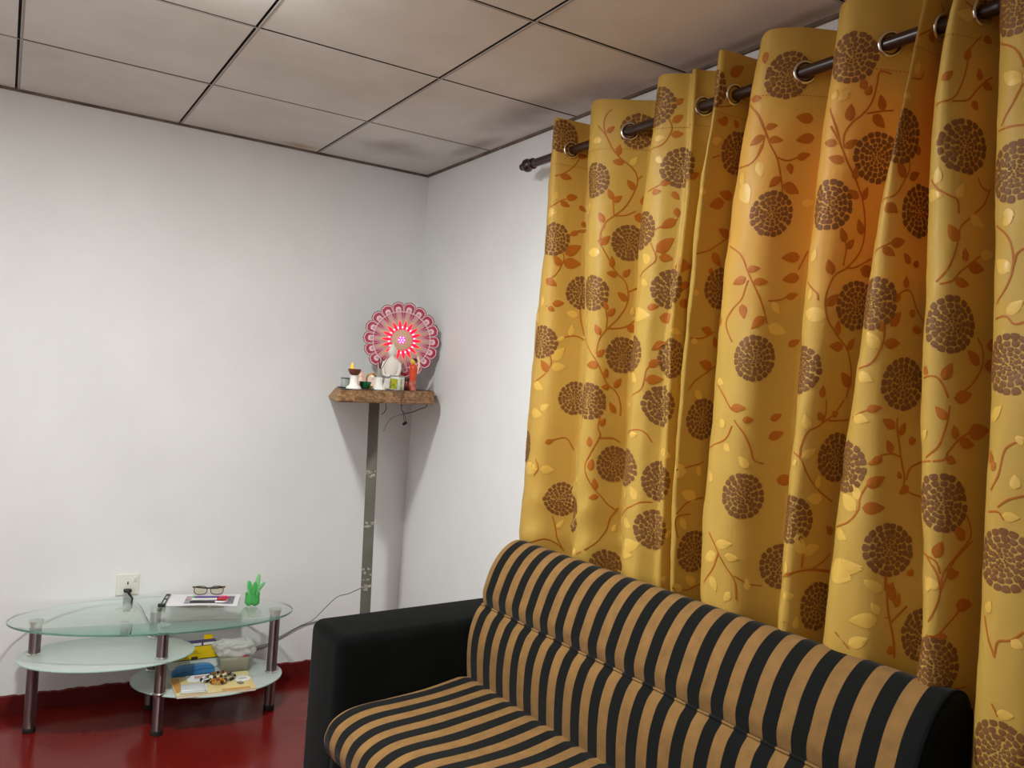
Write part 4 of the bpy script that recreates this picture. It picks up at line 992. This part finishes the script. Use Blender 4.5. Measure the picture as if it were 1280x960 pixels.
dk = empty('paper_tag', (.922, 3.462, .1722), 'round white paper tag with grey print right of the bead bracelets', 'tag')
bm = bmesh.new(); add_lathe(bm, [(.033, 0), (.033, .0010)], 36); bm_obj('disc', bm, M_wht, dk)
bm = bmesh.new(); add_box(bm, (.002, -.006, .0012), (.034, .004, .0004)); add_box(bm, (.004, .002, .0012), (.024, .003, .0004)); bm_obj('print', bm, M_print2, dk)
bm = bmesh.new(); add_box(bm, (0, 0, .002), (.019, .022, .004), bev=.001); tag(bm_obj('metal_clip', bm, M_bgy, loc=(.904, 3.412, .1722), rot=(0, 0, .3)), 'small grey metal clip in front of the round paper tag', 'clip')

# ------------------------------------------------------------------ wall socket and cords
M_sock = mat('ivory socket plastic', lin(226, 224, 214), .35)
sk = empty('wall_socket', (.5135, WY, .4945), 'white square wall socket with a black plug, behind the glass table', 'socket')
bm = bmesh.new(); add_box(bm, (0, -.004, 0), (.090, .008, .090), bev=.0028, seg=3); bm_obj('plate', bm, M_sock, sk, auto=40)
bm = bmesh.new(); add_box(bm, (.029, -.0095, .022), (.013, .006, .020), rot=Matrix.Rotation(.12, 3, 'X'), bev=.0015); bm_obj('switch', bm, M_sock, sk)
bm = bmesh.new(); add_box(bm, (0, -.0083, .006), (.005, .0012, .012)); bm_obj('earth_slot', bm, M_plasticblk, sk)
pc = empty('power_cord', (.513, WY, .468), 'black plug and cord running from the wall socket down behind the table', 'cord')
bm = bmesh.new(); add_box(bm, (0, -.020, .004), (.032, .024, .013), bev=.005, seg=3)
add_tube(bm, [(0, -.028, .002), (.004, -.035, -.006), (.012, -.030, -.018), (.020, -.024, -.028)], [.0055, .005, .004, .003], 10); bm_obj('plug', bm, M_plasticblk, pc, auto=50)
M_cordg = mat('grey cable', lin(112, 110, 108), .5)
bm = bmesh.new(); add_tube(bm, smooth_path([(.020, -.024, -.028), (.054, -.018, -.067), (.11, -.014, -.165), (.185, -.014, -.222), (.234, -.014, -.26), (.30, -.02, -.34), (.38, -.016, -.36), (.44, -.014, -.350)]), .0026, 8); bm_obj('cable', bm, M_plasticblk, pc, smooth=True)
bm = bmesh.new(); add_tube(bm, smooth_path([(1.03, 3.842, .150), (1.046, 3.842, .161), (1.124, 3.842, .174), (1.179, 3.842, .2), (1.246, 3.842, .231), (1.29, 3.842, .249), (1.345, 3.835, .276), (1.40, 3.72, .40), (1.42, 3.60, .453), (1.438, 3.475, .515)]), .0019, 8)
tag(bm_obj('cable', bm, M_cordg, smooth=True), 'thin grey cable rising along the wall to the post, upper one of the pair', 'cable', 'thin cables along the wall')
bm = bmesh.new(); add_tube(bm, smooth_path([(1.03, 3.846, .145), (1.052, 3.846, .152), (1.095, 3.846, .156), (1.131, 3.846, .168), (1.209, 3.846, .206), (1.277, 3.846, .239), (1.345, 3.846, .255), (1.44, 3.83, .27), (1.47, 3.62, .30), (1.45, 3.47, .33)]), .0019, 8)
tag(bm_obj('cable', bm, M_cordg, smooth=True), 'thin grey cable along the wall below its twin, running behind the sofa arm', 'cable', 'thin cables along the wall')

# ------------------------------------------------------------------ corner shrine
def wood_material():
    m = bpy.data.materials.new('rough sawn wood'); m.use_nodes = True; nt = m.node_tree; b = nt.nodes['Principled BSDF']; b.inputs['Roughness'].default_value = .75
    tc = nt.nodes.new('ShaderNodeTexCoord'); mp = nt.nodes.new('ShaderNodeMapping'); mp.inputs['Scale'].default_value = (14, 14, 34); nt.links.new(tc.outputs['Object'], mp.inputs['Vector'])
    n = nt.nodes.new('ShaderNodeTexNoise'); n.inputs['Scale'].default_value = 1.6; n.inputs['Detail'].default_value = 8; n.inputs['Distortion'].default_value = 1.2; nt.links.new(mp.outputs['Vector'], n.inputs['Vector'])
    r_ = nt.nodes.new('ShaderNodeValToRGB'); r_.color_ramp.elements[0].position = .32; r_.color_ramp.elements[1].position = .68
    r_.color_ramp.elements[0].color = lin(104, 74, 48); r_.color_ramp.elements[1].color = lin(196, 156, 112); e = r_.color_ramp.elements.new(.5); e.color = lin(156, 116, 78)
    nt.links.new(n.outputs['Fac'], r_.inputs['Fac']); nt.links.new(r_.outputs['Color'], b.inputs['Base Color'])
    bp_ = nt.nodes.new('ShaderNodeBump'); bp_.inputs['Strength'].default_value = .5; bp_.inputs['Distance'].default_value = .004
    nt.links.new(n.outputs['Fac'], bp_.inputs['Height']); nt.links.new(bp_.outputs['Normal'], b.inputs['Normal']); return m
M_wood = wood_material()
M_slabtop = mat('dark shelf top', lin(60, 48, 40), .6, noise=(20, lin(90, 72, 56), .7))
top = [(1.135, 3.120, -.091), (1.42, 3.284, -.087), (1.700, 3.450, -.082), (1.760, 3.560, -.083), (1.778, 3.845, -.086), (1.378, 3.846, -.096), (1.262, 3.50, -.094)]
bot = [(1.120, 3.122, -.139), (1.425, 3.278, -.141), (1.704, 3.448, -.144), (1.764, 3.560, -.145), (1.780, 3.847, -.146), (1.338, 3.848, -.149), (1.235, 3.49, -.145)]
SO = Vector((1.5, 3.55, 1.35))
bm = bmesh.new(); tv = [bm.verts.new(Vector((x, y, z+CAMZ))-SO) for x, y, z in top]; bv = [bm.verts.new(Vector((x, y, z+CAMZ))-SO) for x, y, z in bot]; n = len(top)
bm.faces.new(bv[::-1]); bm.faces.new(tv).material_index = 1
for k in range(n): bm.faces.new((bv[k], bv[(k+1) % n], tv[(k+1) % n], tv[k]))
bmesh.ops.bevel(bm, geom=[e for e in bm.edges if abs(e.verts[0].co.z-e.verts[1].co.z) < .02], offset=.005, segments=2, affect='EDGES')
tag(bm_obj('corner_shelf', bm, [M_wood, M_slabtop], auto=30, loc=SO), 'rough brown wooden slab fixed across the corner as a shrine shelf', 'shelf')
# post
M_post = mat('grey green weathered timber', lin(108, 108, 98), .8, noise=(9, lin(92, 90, 78), .8, 7), bump=(30, .4, .004))
M_tape = mat('pale paint scuff', lin(190, 186, 170), .8, noise=(90, lin(90, 88, 76), .9, 5))
post = empty('shelf_post', (1.449, 3.442, 0), 'grey green square wooden post leaning slightly, holding up the shrine shelf', 'post', rot=(0, math.radians(-1.62), 0))
bm = bmesh.new(); add_box(bm, (0, 0, .6735), (.046, .046, 1.345), rot=None, bev=.004, seg=2)
bmesh.ops.rotate(bm, cent=(0, 0, 0), matrix=Matrix.Rotation(math.radians(-22), 3, 'Z'), verts=bm.verts); bm_obj('timber', bm, M_post, post, auto=40)
Rp = Matrix.Rotation(math.radians(-22), 3, 'Z')
for (z_, h_, sd) in ((1.030, .03, 1), (.805, .02, 2), (.585, .055, 3), (.525, .02, 4)):
    rd = random.Random(sd); bm = bmesh.new()
    for k in range(9):
        v = Rp @ Vector((rd.uniform(-.017, .017), -.0232, 0)); add_box(bm, (v.x, v.y, z_+rd.uniform(-h_, h_)/2), (rd.uniform(.004, .018), .0014, rd.uniform(.003, .012)), rot=Rp @ Matrix.Rotation(rd.uniform(-.4, .4), 3, 'Y'), bev=.0006, seg=1)
    bm_obj('paint_scuff', bm, M_tape, post)['label'] = 'pale scuffed paint'

ZS = 1.4035
M_cer = mat('white glazed ceramic', lin(236, 233, 224), .25)
M_clay = mat('brown clay', lin(96, 46, 28), .5); M_flame = mat('amber lamp flame', lin(236, 180, 40), .4, emit=lin(255, 176, 40), estr=.35)
ol = empty('oil_lamp', (1.231, 3.236, ZS), 'brown clay oil lamp with yellow flame on white pedestal, left of the green bowl', 'lamp')
bm = bmesh.new(); add_lathe(bm, [(.031, 0), (.0315, .004), (.029, .007), (.021, .013), (.0175, .02), (.0155, .032), (.0155, .046), (.017, .052), (.018, .055), (.014, .055)], 32); bm_obj('pedestal', bm, M_cer, ol, auto=40)
bm = bmesh.new(); add_lathe(bm, [(.012, .055), (.019, .061), (.0255, .074), (.0265, .0815), (.0245, .0815), (.018, .070), (.006, .065)], 32); bm_obj('bowl', bm, M_clay, ol, auto=50)
bm = bmesh.new(); add_lathe(bm, [(.003, .068), (.0070, .078), (.0078, .086), (.006, .094), (.0032, .102), (.0006, .109)], 16, (-.010, .004, 0)); bm_obj('flame', bm, M_flame, ol, smooth=True)
ih = empty('incense_holder', (1.376, 3.322, ZS), 'white ceramic pedestal with a glass cup of dark incense sticks on the shrine shelf', 'incense holder')
bm = bmesh.new(); add_lathe(bm, [(.030, 0), (.0305, .004), (.028, .008), (.020, .014), (.0168, .022), (.0160, .040), (.0170, .052), (.0140, .0535)], 32); bm_obj('pedestal', bm, M_cer, ih, auto=40)
M_cup = plastic('milky glass', lin(214, 210, 200), .35)
bm = bmesh.new(); add_lathe(bm, [(.013, .0535), (.0125, .066), (.0105, .080), (.0092, .090), (.0080, .090), (.009, .078), (.011, .058)], 28); bm_obj('cup', bm, M_cup, ih, auto=50)
M_stick = mat('charred incense stick', lin(48, 26, 22), .8)
for (dx, dz, rr) in ((-.006, .136, .0022), (.008, .135, .0024), (.030, .142, .0014)):
    bm = bmesh.new(); add_tube(bm, [(0, 0, .060), (dx*.25, 0, .088), (dx, -.4*dx, dz)], [rr*.8, rr, rr], 8); bm_obj('incense_stick', bm, M_stick, ih, smooth=True)
# small cup and dark saucer at the far left
cp = empty('votive_cup', (1.214, 3.292, ZS+.0045), 'small pale grey metal cup behind the clay lamp, leftmost on the shrine shelf', 'cup')
M_cupm = mat('pale grey tin', lin(168, 176, 168), .35, .4)
bm = bmesh.new(); add_lathe(bm, [(.0165, 0), (.0172, .003), (.0175, .036), (.0165, .036), (.0158, .005)], 28); bm_obj('body', bm, M_cupm, cp, auto=40)
bm = bmesh.new(); add_lathe(bm, [(.0178, .0335), (.0184, .0345), (.0184, .0375), (.0176, .038), (.0168, .036)], 28); bm_obj('rim', bm, mat('dark rim', lin(84, 84, 82), .4, .6), cp, auto=40)
bm = bmesh.new(); add_lathe(bm, [(.020, 0), (.030, .002), (.032, .0040), (.029, .0040), (.018, .0032)], 32)
tag(bm_obj('saucer', bm, M_plasticblk, auto=40, loc=(1.214, 3.292, ZS)), 'flat black saucer under the small metal cup', 'saucer')
bm = bmesh.new(); M_gbowl = mat('dark green glaze', lin(14, 92, 46), .2, coat=.5)
add_lathe(bm, [(.0125, 0), (.0145, .001), (.0215, .010), (.0255, .024), (.0262, .030), (.0240, .030), (.0195, .012), (.004, .006)], 32)
tag(bm_obj('bowl', bm, M_gbowl, auto=50, loc=(1.302, 3.290, ZS+.0015)), 'small dark green bowl between the two white pedestals', 'bowl')
# salmon oval plaque and brass framed picture behind the pedestals
pq = empty('plaque', (1.312, 3.372, ZS), 'salmon pink oval plaque standing behind the green bowl', 'ornament', rot=(0, 0, math.radians(-24)))
M_salm = mat('salmon pink plaster', lin(212, 160, 138), .6); M_salm2 = mat('pale plaster', lin(232, 206, 190), .6)
ovl = [(.0165*math.cos(2*PI*k/28), .043+.0345*math.sin(2*PI*k/28)) for k in range(28)]
bm = bmesh.new(); add_prism(bm, ovl, -.004, .004, M=Matrix.Rotation(PI/2, 4, 'X')); bmesh.ops.bevel(bm, geom=[e for e in bm.edges if abs(e.verts[0].co.y-e.verts[1].co.y) < 1e-6], offset=.0018, segments=2, affect='EDGES'); bm_obj('oval_panel', bm, M_salm, pq, auto=40)
bm = bmesh.new(); add_box(bm, (0, 0, .005), (.026, .016, .010), bev=.002); bm_obj('foot', bm, M_salm2, pq)
bm = bmesh.new(); add_ball(bm, (0, -.004, .056), (.006, .003, .008)); add_ball(bm, (0, -.004, .034), (.010, .003, .016)); bm_obj('relief_figure', bm, M_salm2, pq, smooth=True)
M_brass = mat('brass', lin(196, 150, 66), .28, 1.)
fr = empty('brass_ornament', (1.372, 3.398, ZS), 'arched brass frame with a pale centre behind the incense holder', 'ornament', rot=(0, 0, math.radians(-24)))
arch = [(.021*math.cos(PI*k/20-.0)*1.0, .040+.026*math.sin(PI*k/20)) for k in range(21)]
bm = bmesh.new(); add_tube(bm, [(.021, 0, .006)]+[(x, 0, z) for x, z in arch]+[(-.021, 0, .006)], .0042, 10); bm_obj('arch', bm, M_brass, fr, smooth=True)
bm = bmesh.new(); add_prism(bm, [(.018, .008)]+[(x*.84, z-.003) for x, z in arch]+[(-.018, .008)], -.0015, .0015, M=Matrix.Rotation(PI/2, 4, 'X')); bm_obj('panel', bm, M_salm2, fr)
bm = bmesh.new(); add_lathe(bm, [(.026, 0), (.028, .004), (.024, .010), (.020, .013)], 28); bm_obj('base', bm, M_brass, fr, auto=40)
bm = bmesh.new(); add_ball(bm, (.004, -.004, .050), (.006, .003, .008)); bm_obj('pearl', bm, M_cer, fr, smooth=True)

# white seated statue
M_stat = mat('matt white plaster', lin(226, 216, 208), .6)
st = empty('statue', (1.497, 3.478, ZS), 'white plaster robed holy figure in front of the lit wheel', 'statue', rot=(0, 0, math.radians(-30)))
bm = bmesh.new()
body = [(.046, .026, 0), (.047, .028, .006), (.043, .027, .012), (.036, .026, .016), (.030, .025, .030), (.027, .0245, .050), (.0285, .025, .070), (.032, .026, .088), (.0355, .0265, .102), (.0375, .026, .114), (.0370, .025, .122), (.0330, .023, .130), (.0250, .020, .137), (.0150, .0150, .141), (.0115, .012, .145), (.0112, .0118, .150),
        (.0142, .0150, .1535), (.0172, .0180, .160), (.0185, .0190, .168), (.0183, .0190, .176), (.0168, .0175, .184), (.0138, .0145, .190), (.0088, .0095, .1935), (.0072, .0075, .1965), (.0070, .0072, .200), (.0052, .0052, .204), (.002, .002, .2065)]
rings = []
for rx, ry, z_ in body:
    ring = []
    for k in range(40):
        a = 2*PI*k/40; fx, fy = rx*math.cos(a), ry*math.sin(a)
        fold = .0012*math.sin(a*9+z_*60) if .02 < z_ < .12 else 0
        nose = 0
        if fy < 0 and abs(fx) < .005 and .1600 < z_ < .1720: nose = -.0028
        ring.append(bm.verts.new((fx*(1+fold*20), fy*(1+fold*20)+nose, z_)))
    rings.append(ring)
for a, b in zip(rings, rings[1:]):
    for k in range(40): bm.faces.new((a[k], a[(k+1) % 40], b[(k+1) % 40], b[k]))
bm.faces.new(rings[0][::-1]); bm.faces.new(rings[-1])
bm_obj('figure', bm, M_stat, st, smooth=True)
bm = bmesh.new()
for s in (-1, 1):
    add_tube(bm, smooth_path([(s*.034, -.004, .122), (s*.0375, -.010, .095), (s*.031, -.020, .068), (s*.012, -.028, .060), (s*.002, -.030, .062)]), [.0085]*9+[.0085-.0001*k for k in range(9)]+[.0065]*15, 10)
bm_obj('arms', bm, M_stat, st, smooth=True)
for s in (-1, 1):
    bm = bmesh.new(); add_ball(bm, (s*.0185, .001, .167), (.0024, .004, .009), u=10, v=8); bm_obj('ear', bm, M_stat, st, smooth=True)

# printed tin, little bottle, orange figure
M_tin = mat('tin silver lid', lin(176, 170, 150), .35, .6); M_tinw = mat('white tin print', lin(222, 226, 226), .4); M_tiny = mat('yellow green tin print', lin(196, 188, 40), .45, noise=(70, lin(70, 110, 50), .9, 2))
M_bar2 = mat('grey barcode', lin(150, 156, 160), .5)
tn = empty('tea_tin', (1.491, 3.392, ZS), 'small square tin with yellow picture panel and white side, front of the statue', 'tin', rot=(0, 0, math.radians(-62)))
bm = bmesh.new(); add_box(bm, (0, 0, .0310), (.046, .046, .060), bev=.003, seg=2); bm_obj('body', bm, M_tinw, tn, auto=40)
bm = bmesh.new(); add_box(bm, (0, -.0232, .028), (.042, .0010, .046)); add_box(bm, (.0232, 0, .028), (.001, .010, .046)); bm_obj('picture_panel', bm, M_tiny, tn)
bm = bmesh.new(); add_box(bm, (0, 0, .0625), (.0475, .0475, .006), bev=.002); bm_obj('lid', bm, M_tin, tn)
bm = bmesh.new()
for k in range(5): add_box(bm, (-.0232, -.010+k*.0028, .022), (.0008, .0014, .020))
bm_obj('barcode', bm, M_bar2, tn)
lb = empty('bottle', (1.573, 3.470, ZS), 'tiny brown bottle with black cap between the tin and the orange figure', 'bottle')
bm = bmesh.new(); add_lathe(bm, [(.0105, 0), (.0112, .003), (.0112, .034), (.0085, .042)], 24); bm_obj('body', bm, mat('brown red label', lin(122, 40, 28), .35), lb, auto=40)
bm = bmesh.new(); add_lathe(bm, [(.0095, .042), (.0098, .043), (.0098, .056), (.0085, .058)], 24); bm_obj('cap', bm, M_plasticblk, lb, auto=40)
M_orr = mat('orange red glaze', lin(226, 84, 34), .4, noise=(60, lin(200, 44, 26), .8, 2)); M_facey = mat('yellow face paint', lin(232, 190, 60), .5); M_hair = mat('dark painted hair', lin(50, 36, 24), .5); M_rb = mat('crimson base', lin(176, 36, 34), .4, noise=(60, lin(226, 170, 140), .7, 2))
of = empty('figurine', (1.597, 3.462, ZS), 'orange robed figurine with yellow face and dark hair, right end of the shrine shelf', 'figurine', rot=(0, 0, math.radians(-30)))
bm = bmesh.new(); add_lathe(bm, [(.0185, 0), (.0190, .004), (.0180, .040), (.0175, .046)], 32); bm_obj('base', bm, M_rb, of, auto=40)
bm = bmesh.new(); add_lathe(bm, [(.0172, .046), (.0165, .070), (.0172, .092), (.0178, .108), (.0150, .117), (.0075, .121), (.006, .124)], 32); bm_obj('robe', bm, M_orr, of, auto=50)
bm = bmesh.new(); add_ball(bm, (-.003, -.002, .1325), (.0125, .012, .0135)); bm_obj('head', bm, M_facey, of, smooth=True)
bm = bmesh.new(); add_ball(bm, (.0015, .001, .1385), (.0135, .0125, .0105)); bm_obj('hair', bm, M_hair, of, smooth=True)
M_wing = mat('cream wing', lin(232, 214, 190), .5)
bm = bmesh.new(); wg = [(.012, .078), (.022, .086), (.0275, .112), (.0265, .140), (.020, .158), (.014, .160), (.013, .148), (.019, .136), (.0195, .112), (.013, .096)]
add_prism(bm, wg, -.0085, -.0045, M=Matrix.Rotation(PI/2, 4, 'X')); bm_obj('wing', bm, M_wing, of)

# light-up wheel behind the statue
WC = Vector((1.600, 3.622, 1.6365)); WR = .182
nrm = Vector((-WC.x, -WC.y, CAMZ-WC.z)).normalized(); sx = Vector((-nrm.y, nrm.x, 0)).normalized(); sx = sx if sx.x > 0 else -sx
upv = nrm.cross(sx); upv = upv if upv.z > 0 else -upv
wh = bpy.data.objects.new('halo_wheel', None); COL.objects.link(wh); wh.empty_display_size = .05
wh.matrix_world = Matrix(((sx.x, upv.x, nrm.x, WC.x), (sx.y, upv.y, nrm.y, WC.y), (sx.z, upv.z, nrm.z, WC.z), (0, 0, 0, 1)))
tag(wh, 'round pink and crimson petalled light wheel glowing red, standing in the corner behind the statue', 'light ornament')
M_crim = mat('crimson foil', lin(186, 54, 84), .4, noise=(50, lin(150, 30, 60), .7, 3)); M_pale = mat('pale pink acrylic', lin(210, 146, 160), .4); M_gold2 = mat('beige gold foil', lin(206, 178, 142), .4, .2)
M_edge2 = mat('white pink edging', lin(236, 206, 210), .4); M_maroon = mat('maroon rim', lin(118, 24, 46), .5); M_mauve = mat('mauve acrylic', lin(206, 150, 160), .35)
M_led = mat('red lamp', lin(255, 20, 50), .3, emit=lin(255, 12, 50), estr=1.7); M_ledc = mat('magenta lamp', lin(255, 40, 150), .3, emit=lin(255, 30, 140), estr=2.2); M_spark = mat('bright diode', lin(255, 200, 220), .3, emit=lin(255, 170, 200), estr=4.5)
NPET = 18
def polar(r_, a): return (r_*math.sin(a), r_*math.cos(a))
def pet_outline(r0, r1, half, a, pinch=.55, n=9):
    out = []
    for k in range(n+1):
        t = k/n; w = half*(1-(max(0, t-pinch)/(1-pinch))**2)**.5 if t > pinch else half
        if t > .93: w *= .55
        rr = r0+(r1-r0)*t
        out.append((rr, -w))
    out = out+[(rr, w) for rr, w in [(r_, -w_) for r_, w_ in out][::-1]]
    return [polar(rr, a+w) for rr, w in out]
bm = bmesh.new()
for k in range(NPET): add_prism(bm, pet_outline(.13, WR, PI/NPET*1.02, 2*PI*(k+.5)/NPET), -.004, -.001, 0)
add_lathe(bm, [(.138, -.004), (.138, -.001)], 72); bm_obj('back_plate', bm, M_maroon, wh)
for k in range(NPET):
    a = 2*PI*(k+.5)/NPET
    bm = bmesh.new()
    add_prism(bm, pet_outline(.128, WR-.004, PI/NPET*.96, a), -.001, .0008, 0)
    add_prism(bm, pet_outline(.130, WR-.0085, PI/NPET*.86, a), .0008, .0014, 1)
    add_prism(bm, pet_outline(.132, WR-.024, PI/NPET*.50, a), .0014, .0022, 2)
    add_prism(bm, pet_outline(.133, WR-.034, PI/NPET*.28, a), .0022, .0028, 3)
    bm_obj('petal', bm, [M_edge2, M_crim, M_edge2, M_mauve], wh)
bm = bmesh.new(); add_torus(bm, .1335, .0022, Matrix.Translation((0, 0, .002)), 90, 8); bm_obj('ring', bm, M_edge2, wh, smooth=True)
bm = bmesh.new(); add_lathe(bm, [(.132, -.0008), (.132, .0016)], 72, mi=0)
for k in range(NPET): add_prism(bm, [polar(.131, 2*PI*k/NPET-.085), polar(.131, 2*PI*k/NPET+.085), polar(.100, 2*PI*k/NPET+.02), polar(.100, 2*PI*k/NPET-.02)], .0016, .0022, 1)
for k in range(NPET): add_tube(bm, [polar(.05, 2*PI*k/NPET)+(.0024,), polar(.132, 2*PI*k/NPET)+(.0024,)], .0009, 5, 2)
bm_obj('disc', bm, [M_pale, M_crim, M_edge2], wh)
bm = bmesh.new()
for k in range(NPET):
    a = 2*PI*(k+.5)/NPET; add_prism(bm, [polar(.052, a-.172), polar(.088, a-.125), polar(.128, a), polar(.088, a+.125), polar(.052, a+.172)], .0024, .0042, 0)
bm_obj('star', bm, M_gold2, wh)
bm = bmesh.new()
for k in range(NPET):
    a = 2*PI*(k+.5)/NPET; add_prism(bm, [polar(.050, a-.09), polar(.062, a-.125), polar(.078, a-.07), polar(.096, a), polar(.078, a+.07), polar(.062, a+.125), polar(.050, a+.09)], .0042, .0062, 0)
bm_obj('lamp_ring', bm, M_led, wh)
bm = bmesh.new()
for k in range(NPET): add_ball(bm, polar(.060, 2*PI*k/NPET)+(.0068,), .0036, 0, 8, 6)
bm_obj('diode_ring', bm, M_spark, wh, smooth=True)
bm = bmesh.new(); add_lathe(bm, [(.046, .0024), (.046, .0050), (.020, .0060)], 48); bm_obj('hub', bm, M_gold2, wh, auto=30)
bm = bmesh.new()
for k in range(6): add_prism(bm, [polar(.004, PI/3*k-.5), polar(.014, PI/3*k-.42), polar(.023, PI/3*k), polar(.014, PI/3*k+.42), polar(.004, PI/3*k+.5)], .0060, .0085, 0)
bm_obj('hub_lamp', bm, M_ledc, wh)
bm = bmesh.new()
for k in range(6): add_ball(bm, polar(.012, PI/3*(k+.5))+(.0088,), .0030, 0, 8, 6)
add_ball(bm, (0, 0, .009), .003, 0, 8, 6); bm_obj('hub_diodes', bm, M_spark, wh, smooth=True)
bm = bmesh.new(); add_box(bm, (0, -.145, -.010), (.022, .15, .010), bev=.002); add_box(bm, (0, -.2235, -.004), (.09, .010, .05), bev=.002); bm_obj('stand', bm, M_plasticblk, wh)

# wires hanging under the shelf
def wire(name, pts, r_, m, label, cat='wire', group=None):
    bm = bmesh.new(); add_tube(bm, smooth_path(pts), r_, 7); return tag(bm_obj(name, bm, m, smooth=True), label, cat, group)
M_wb = mat('black wire', lin(34, 30, 28), .5); M_ww = mat('white wire', lin(222, 220, 214), .5)
wire('wire', [(1.474, 3.47, 1.352), (1.479, 3.47, 1.332), (1.481, 3.47, 1.315), (1.471, 3.47, 1.297), (1.459, 3.468, 1.289)], .0017, M_wb, 'short black wire looping under the shelf beside the post')
e = empty('loose_lead', (1.591, 3.5, 1.251), 'twin black lead with a small black connector dangling under the shelf', 'wire')
bm = bmesh.new(); add_tube(bm, smooth_path([(-.027, 0, .098), (-.020, 0, .062), (-.013, 0, .050), (-.003, 0, .008)]), .0012, 6); add_tube(bm, smooth_path([(-.018, 0, .098), (-.020, .003, .062), (-.008, 0, .050), (.006, 0, .010)]), .0012, 6); bm_obj('lead', bm, M_wb, e, smooth=True)
bm = bmesh.new(); add_box(bm, (0, 0, 0), (.022, .012, .012), rot=Matrix.Rotation(-.5, 3, 'Y'), bev=.003); bm_obj('connector', bm, M_plasticblk, e)
wr = wire('wire', [(1.731, 3.56, 1.352), (1.72, 3.56, 1.328), (1.691, 3.56, 1.318), (1.656, 3.56, 1.302), (1.612, 3.56, 1.292)], .0019, M_wb, 'black and grey wire drooping from the right end of the shelf to the post')
bm = bmesh.new(); add_tube(bm, smooth_path([(1.616, 3.56, 1.2925), (1.573, 3.56, 1.28), (1.535, 3.54, 1.265), (1.495, 3.49, 1.240), (1.470, 3.455, 1.215)]), .0012, 7); bm_obj('bare_section', bm, M_cordg, wr, smooth=True)['label'] = 'thin grey end of the wire'
wire('wire', [(1.732, 3.62, 1.362), (1.740, 3.62, 1.345), (1.767, 3.62, 1.313), (1.764, 3.62, 1.283), (1.723, 3.62, 1.279), (1.671, 3.62, 1.287)], .0011, M_ww, 'thin white wire looping near the wall under the shelf')

# ------------------------------------------------------------------ light
def point(name, loc, power, col, rad):
    l = bpy.data.lights.new(name, 'POINT'); l.energy = power; l.color = col; l.shadow_soft_size = rad
    o = bpy.data.objects.new(name, l); o.location = loc; COL.objects.link(o); return o
def panel(name, loc, power, col, size):
    l = bpy.data.lights.new(name, 'AREA'); l.shape = 'DISK'; l.size = size; l.energy = power; l.color = col
    o = bpy.data.objects.new(name, l); o.location = loc; COL.objects.link(o); return o
panel('ceiling_light', (.33, 2.08, 2.44), 46, (.965, 1, .985), .13)
panel('added_fill_light', (-.7, 1.15, 2.44), 24, (.965, 1, .985), .5)  # unseen fill disc, added to brighten the corner and window wall
point('ceiling_light_rim', (.33, 2.08, 2.40), 9, (.97, 1, .98), .06)
# porch lamp outside the window
point('porch_lamp', (2.04, 1.42, 1.98), 9, (1, .68, .44), .08)
w = bpy.data.worlds.new('night'); S.world = w; w.use_nodes = True
w.node_tree.nodes['Background'].inputs['Color'].default_value = (.10, .11, .15, 1); w.node_tree.nodes['Background'].inputs['Strength'].default_value = .3
vs = S.view_settings; vs.view_transform = 'Standard'; vs.look = 'None'; vs.gamma = 1; vs.exposure = -.09; vs.use_curve_mapping = False
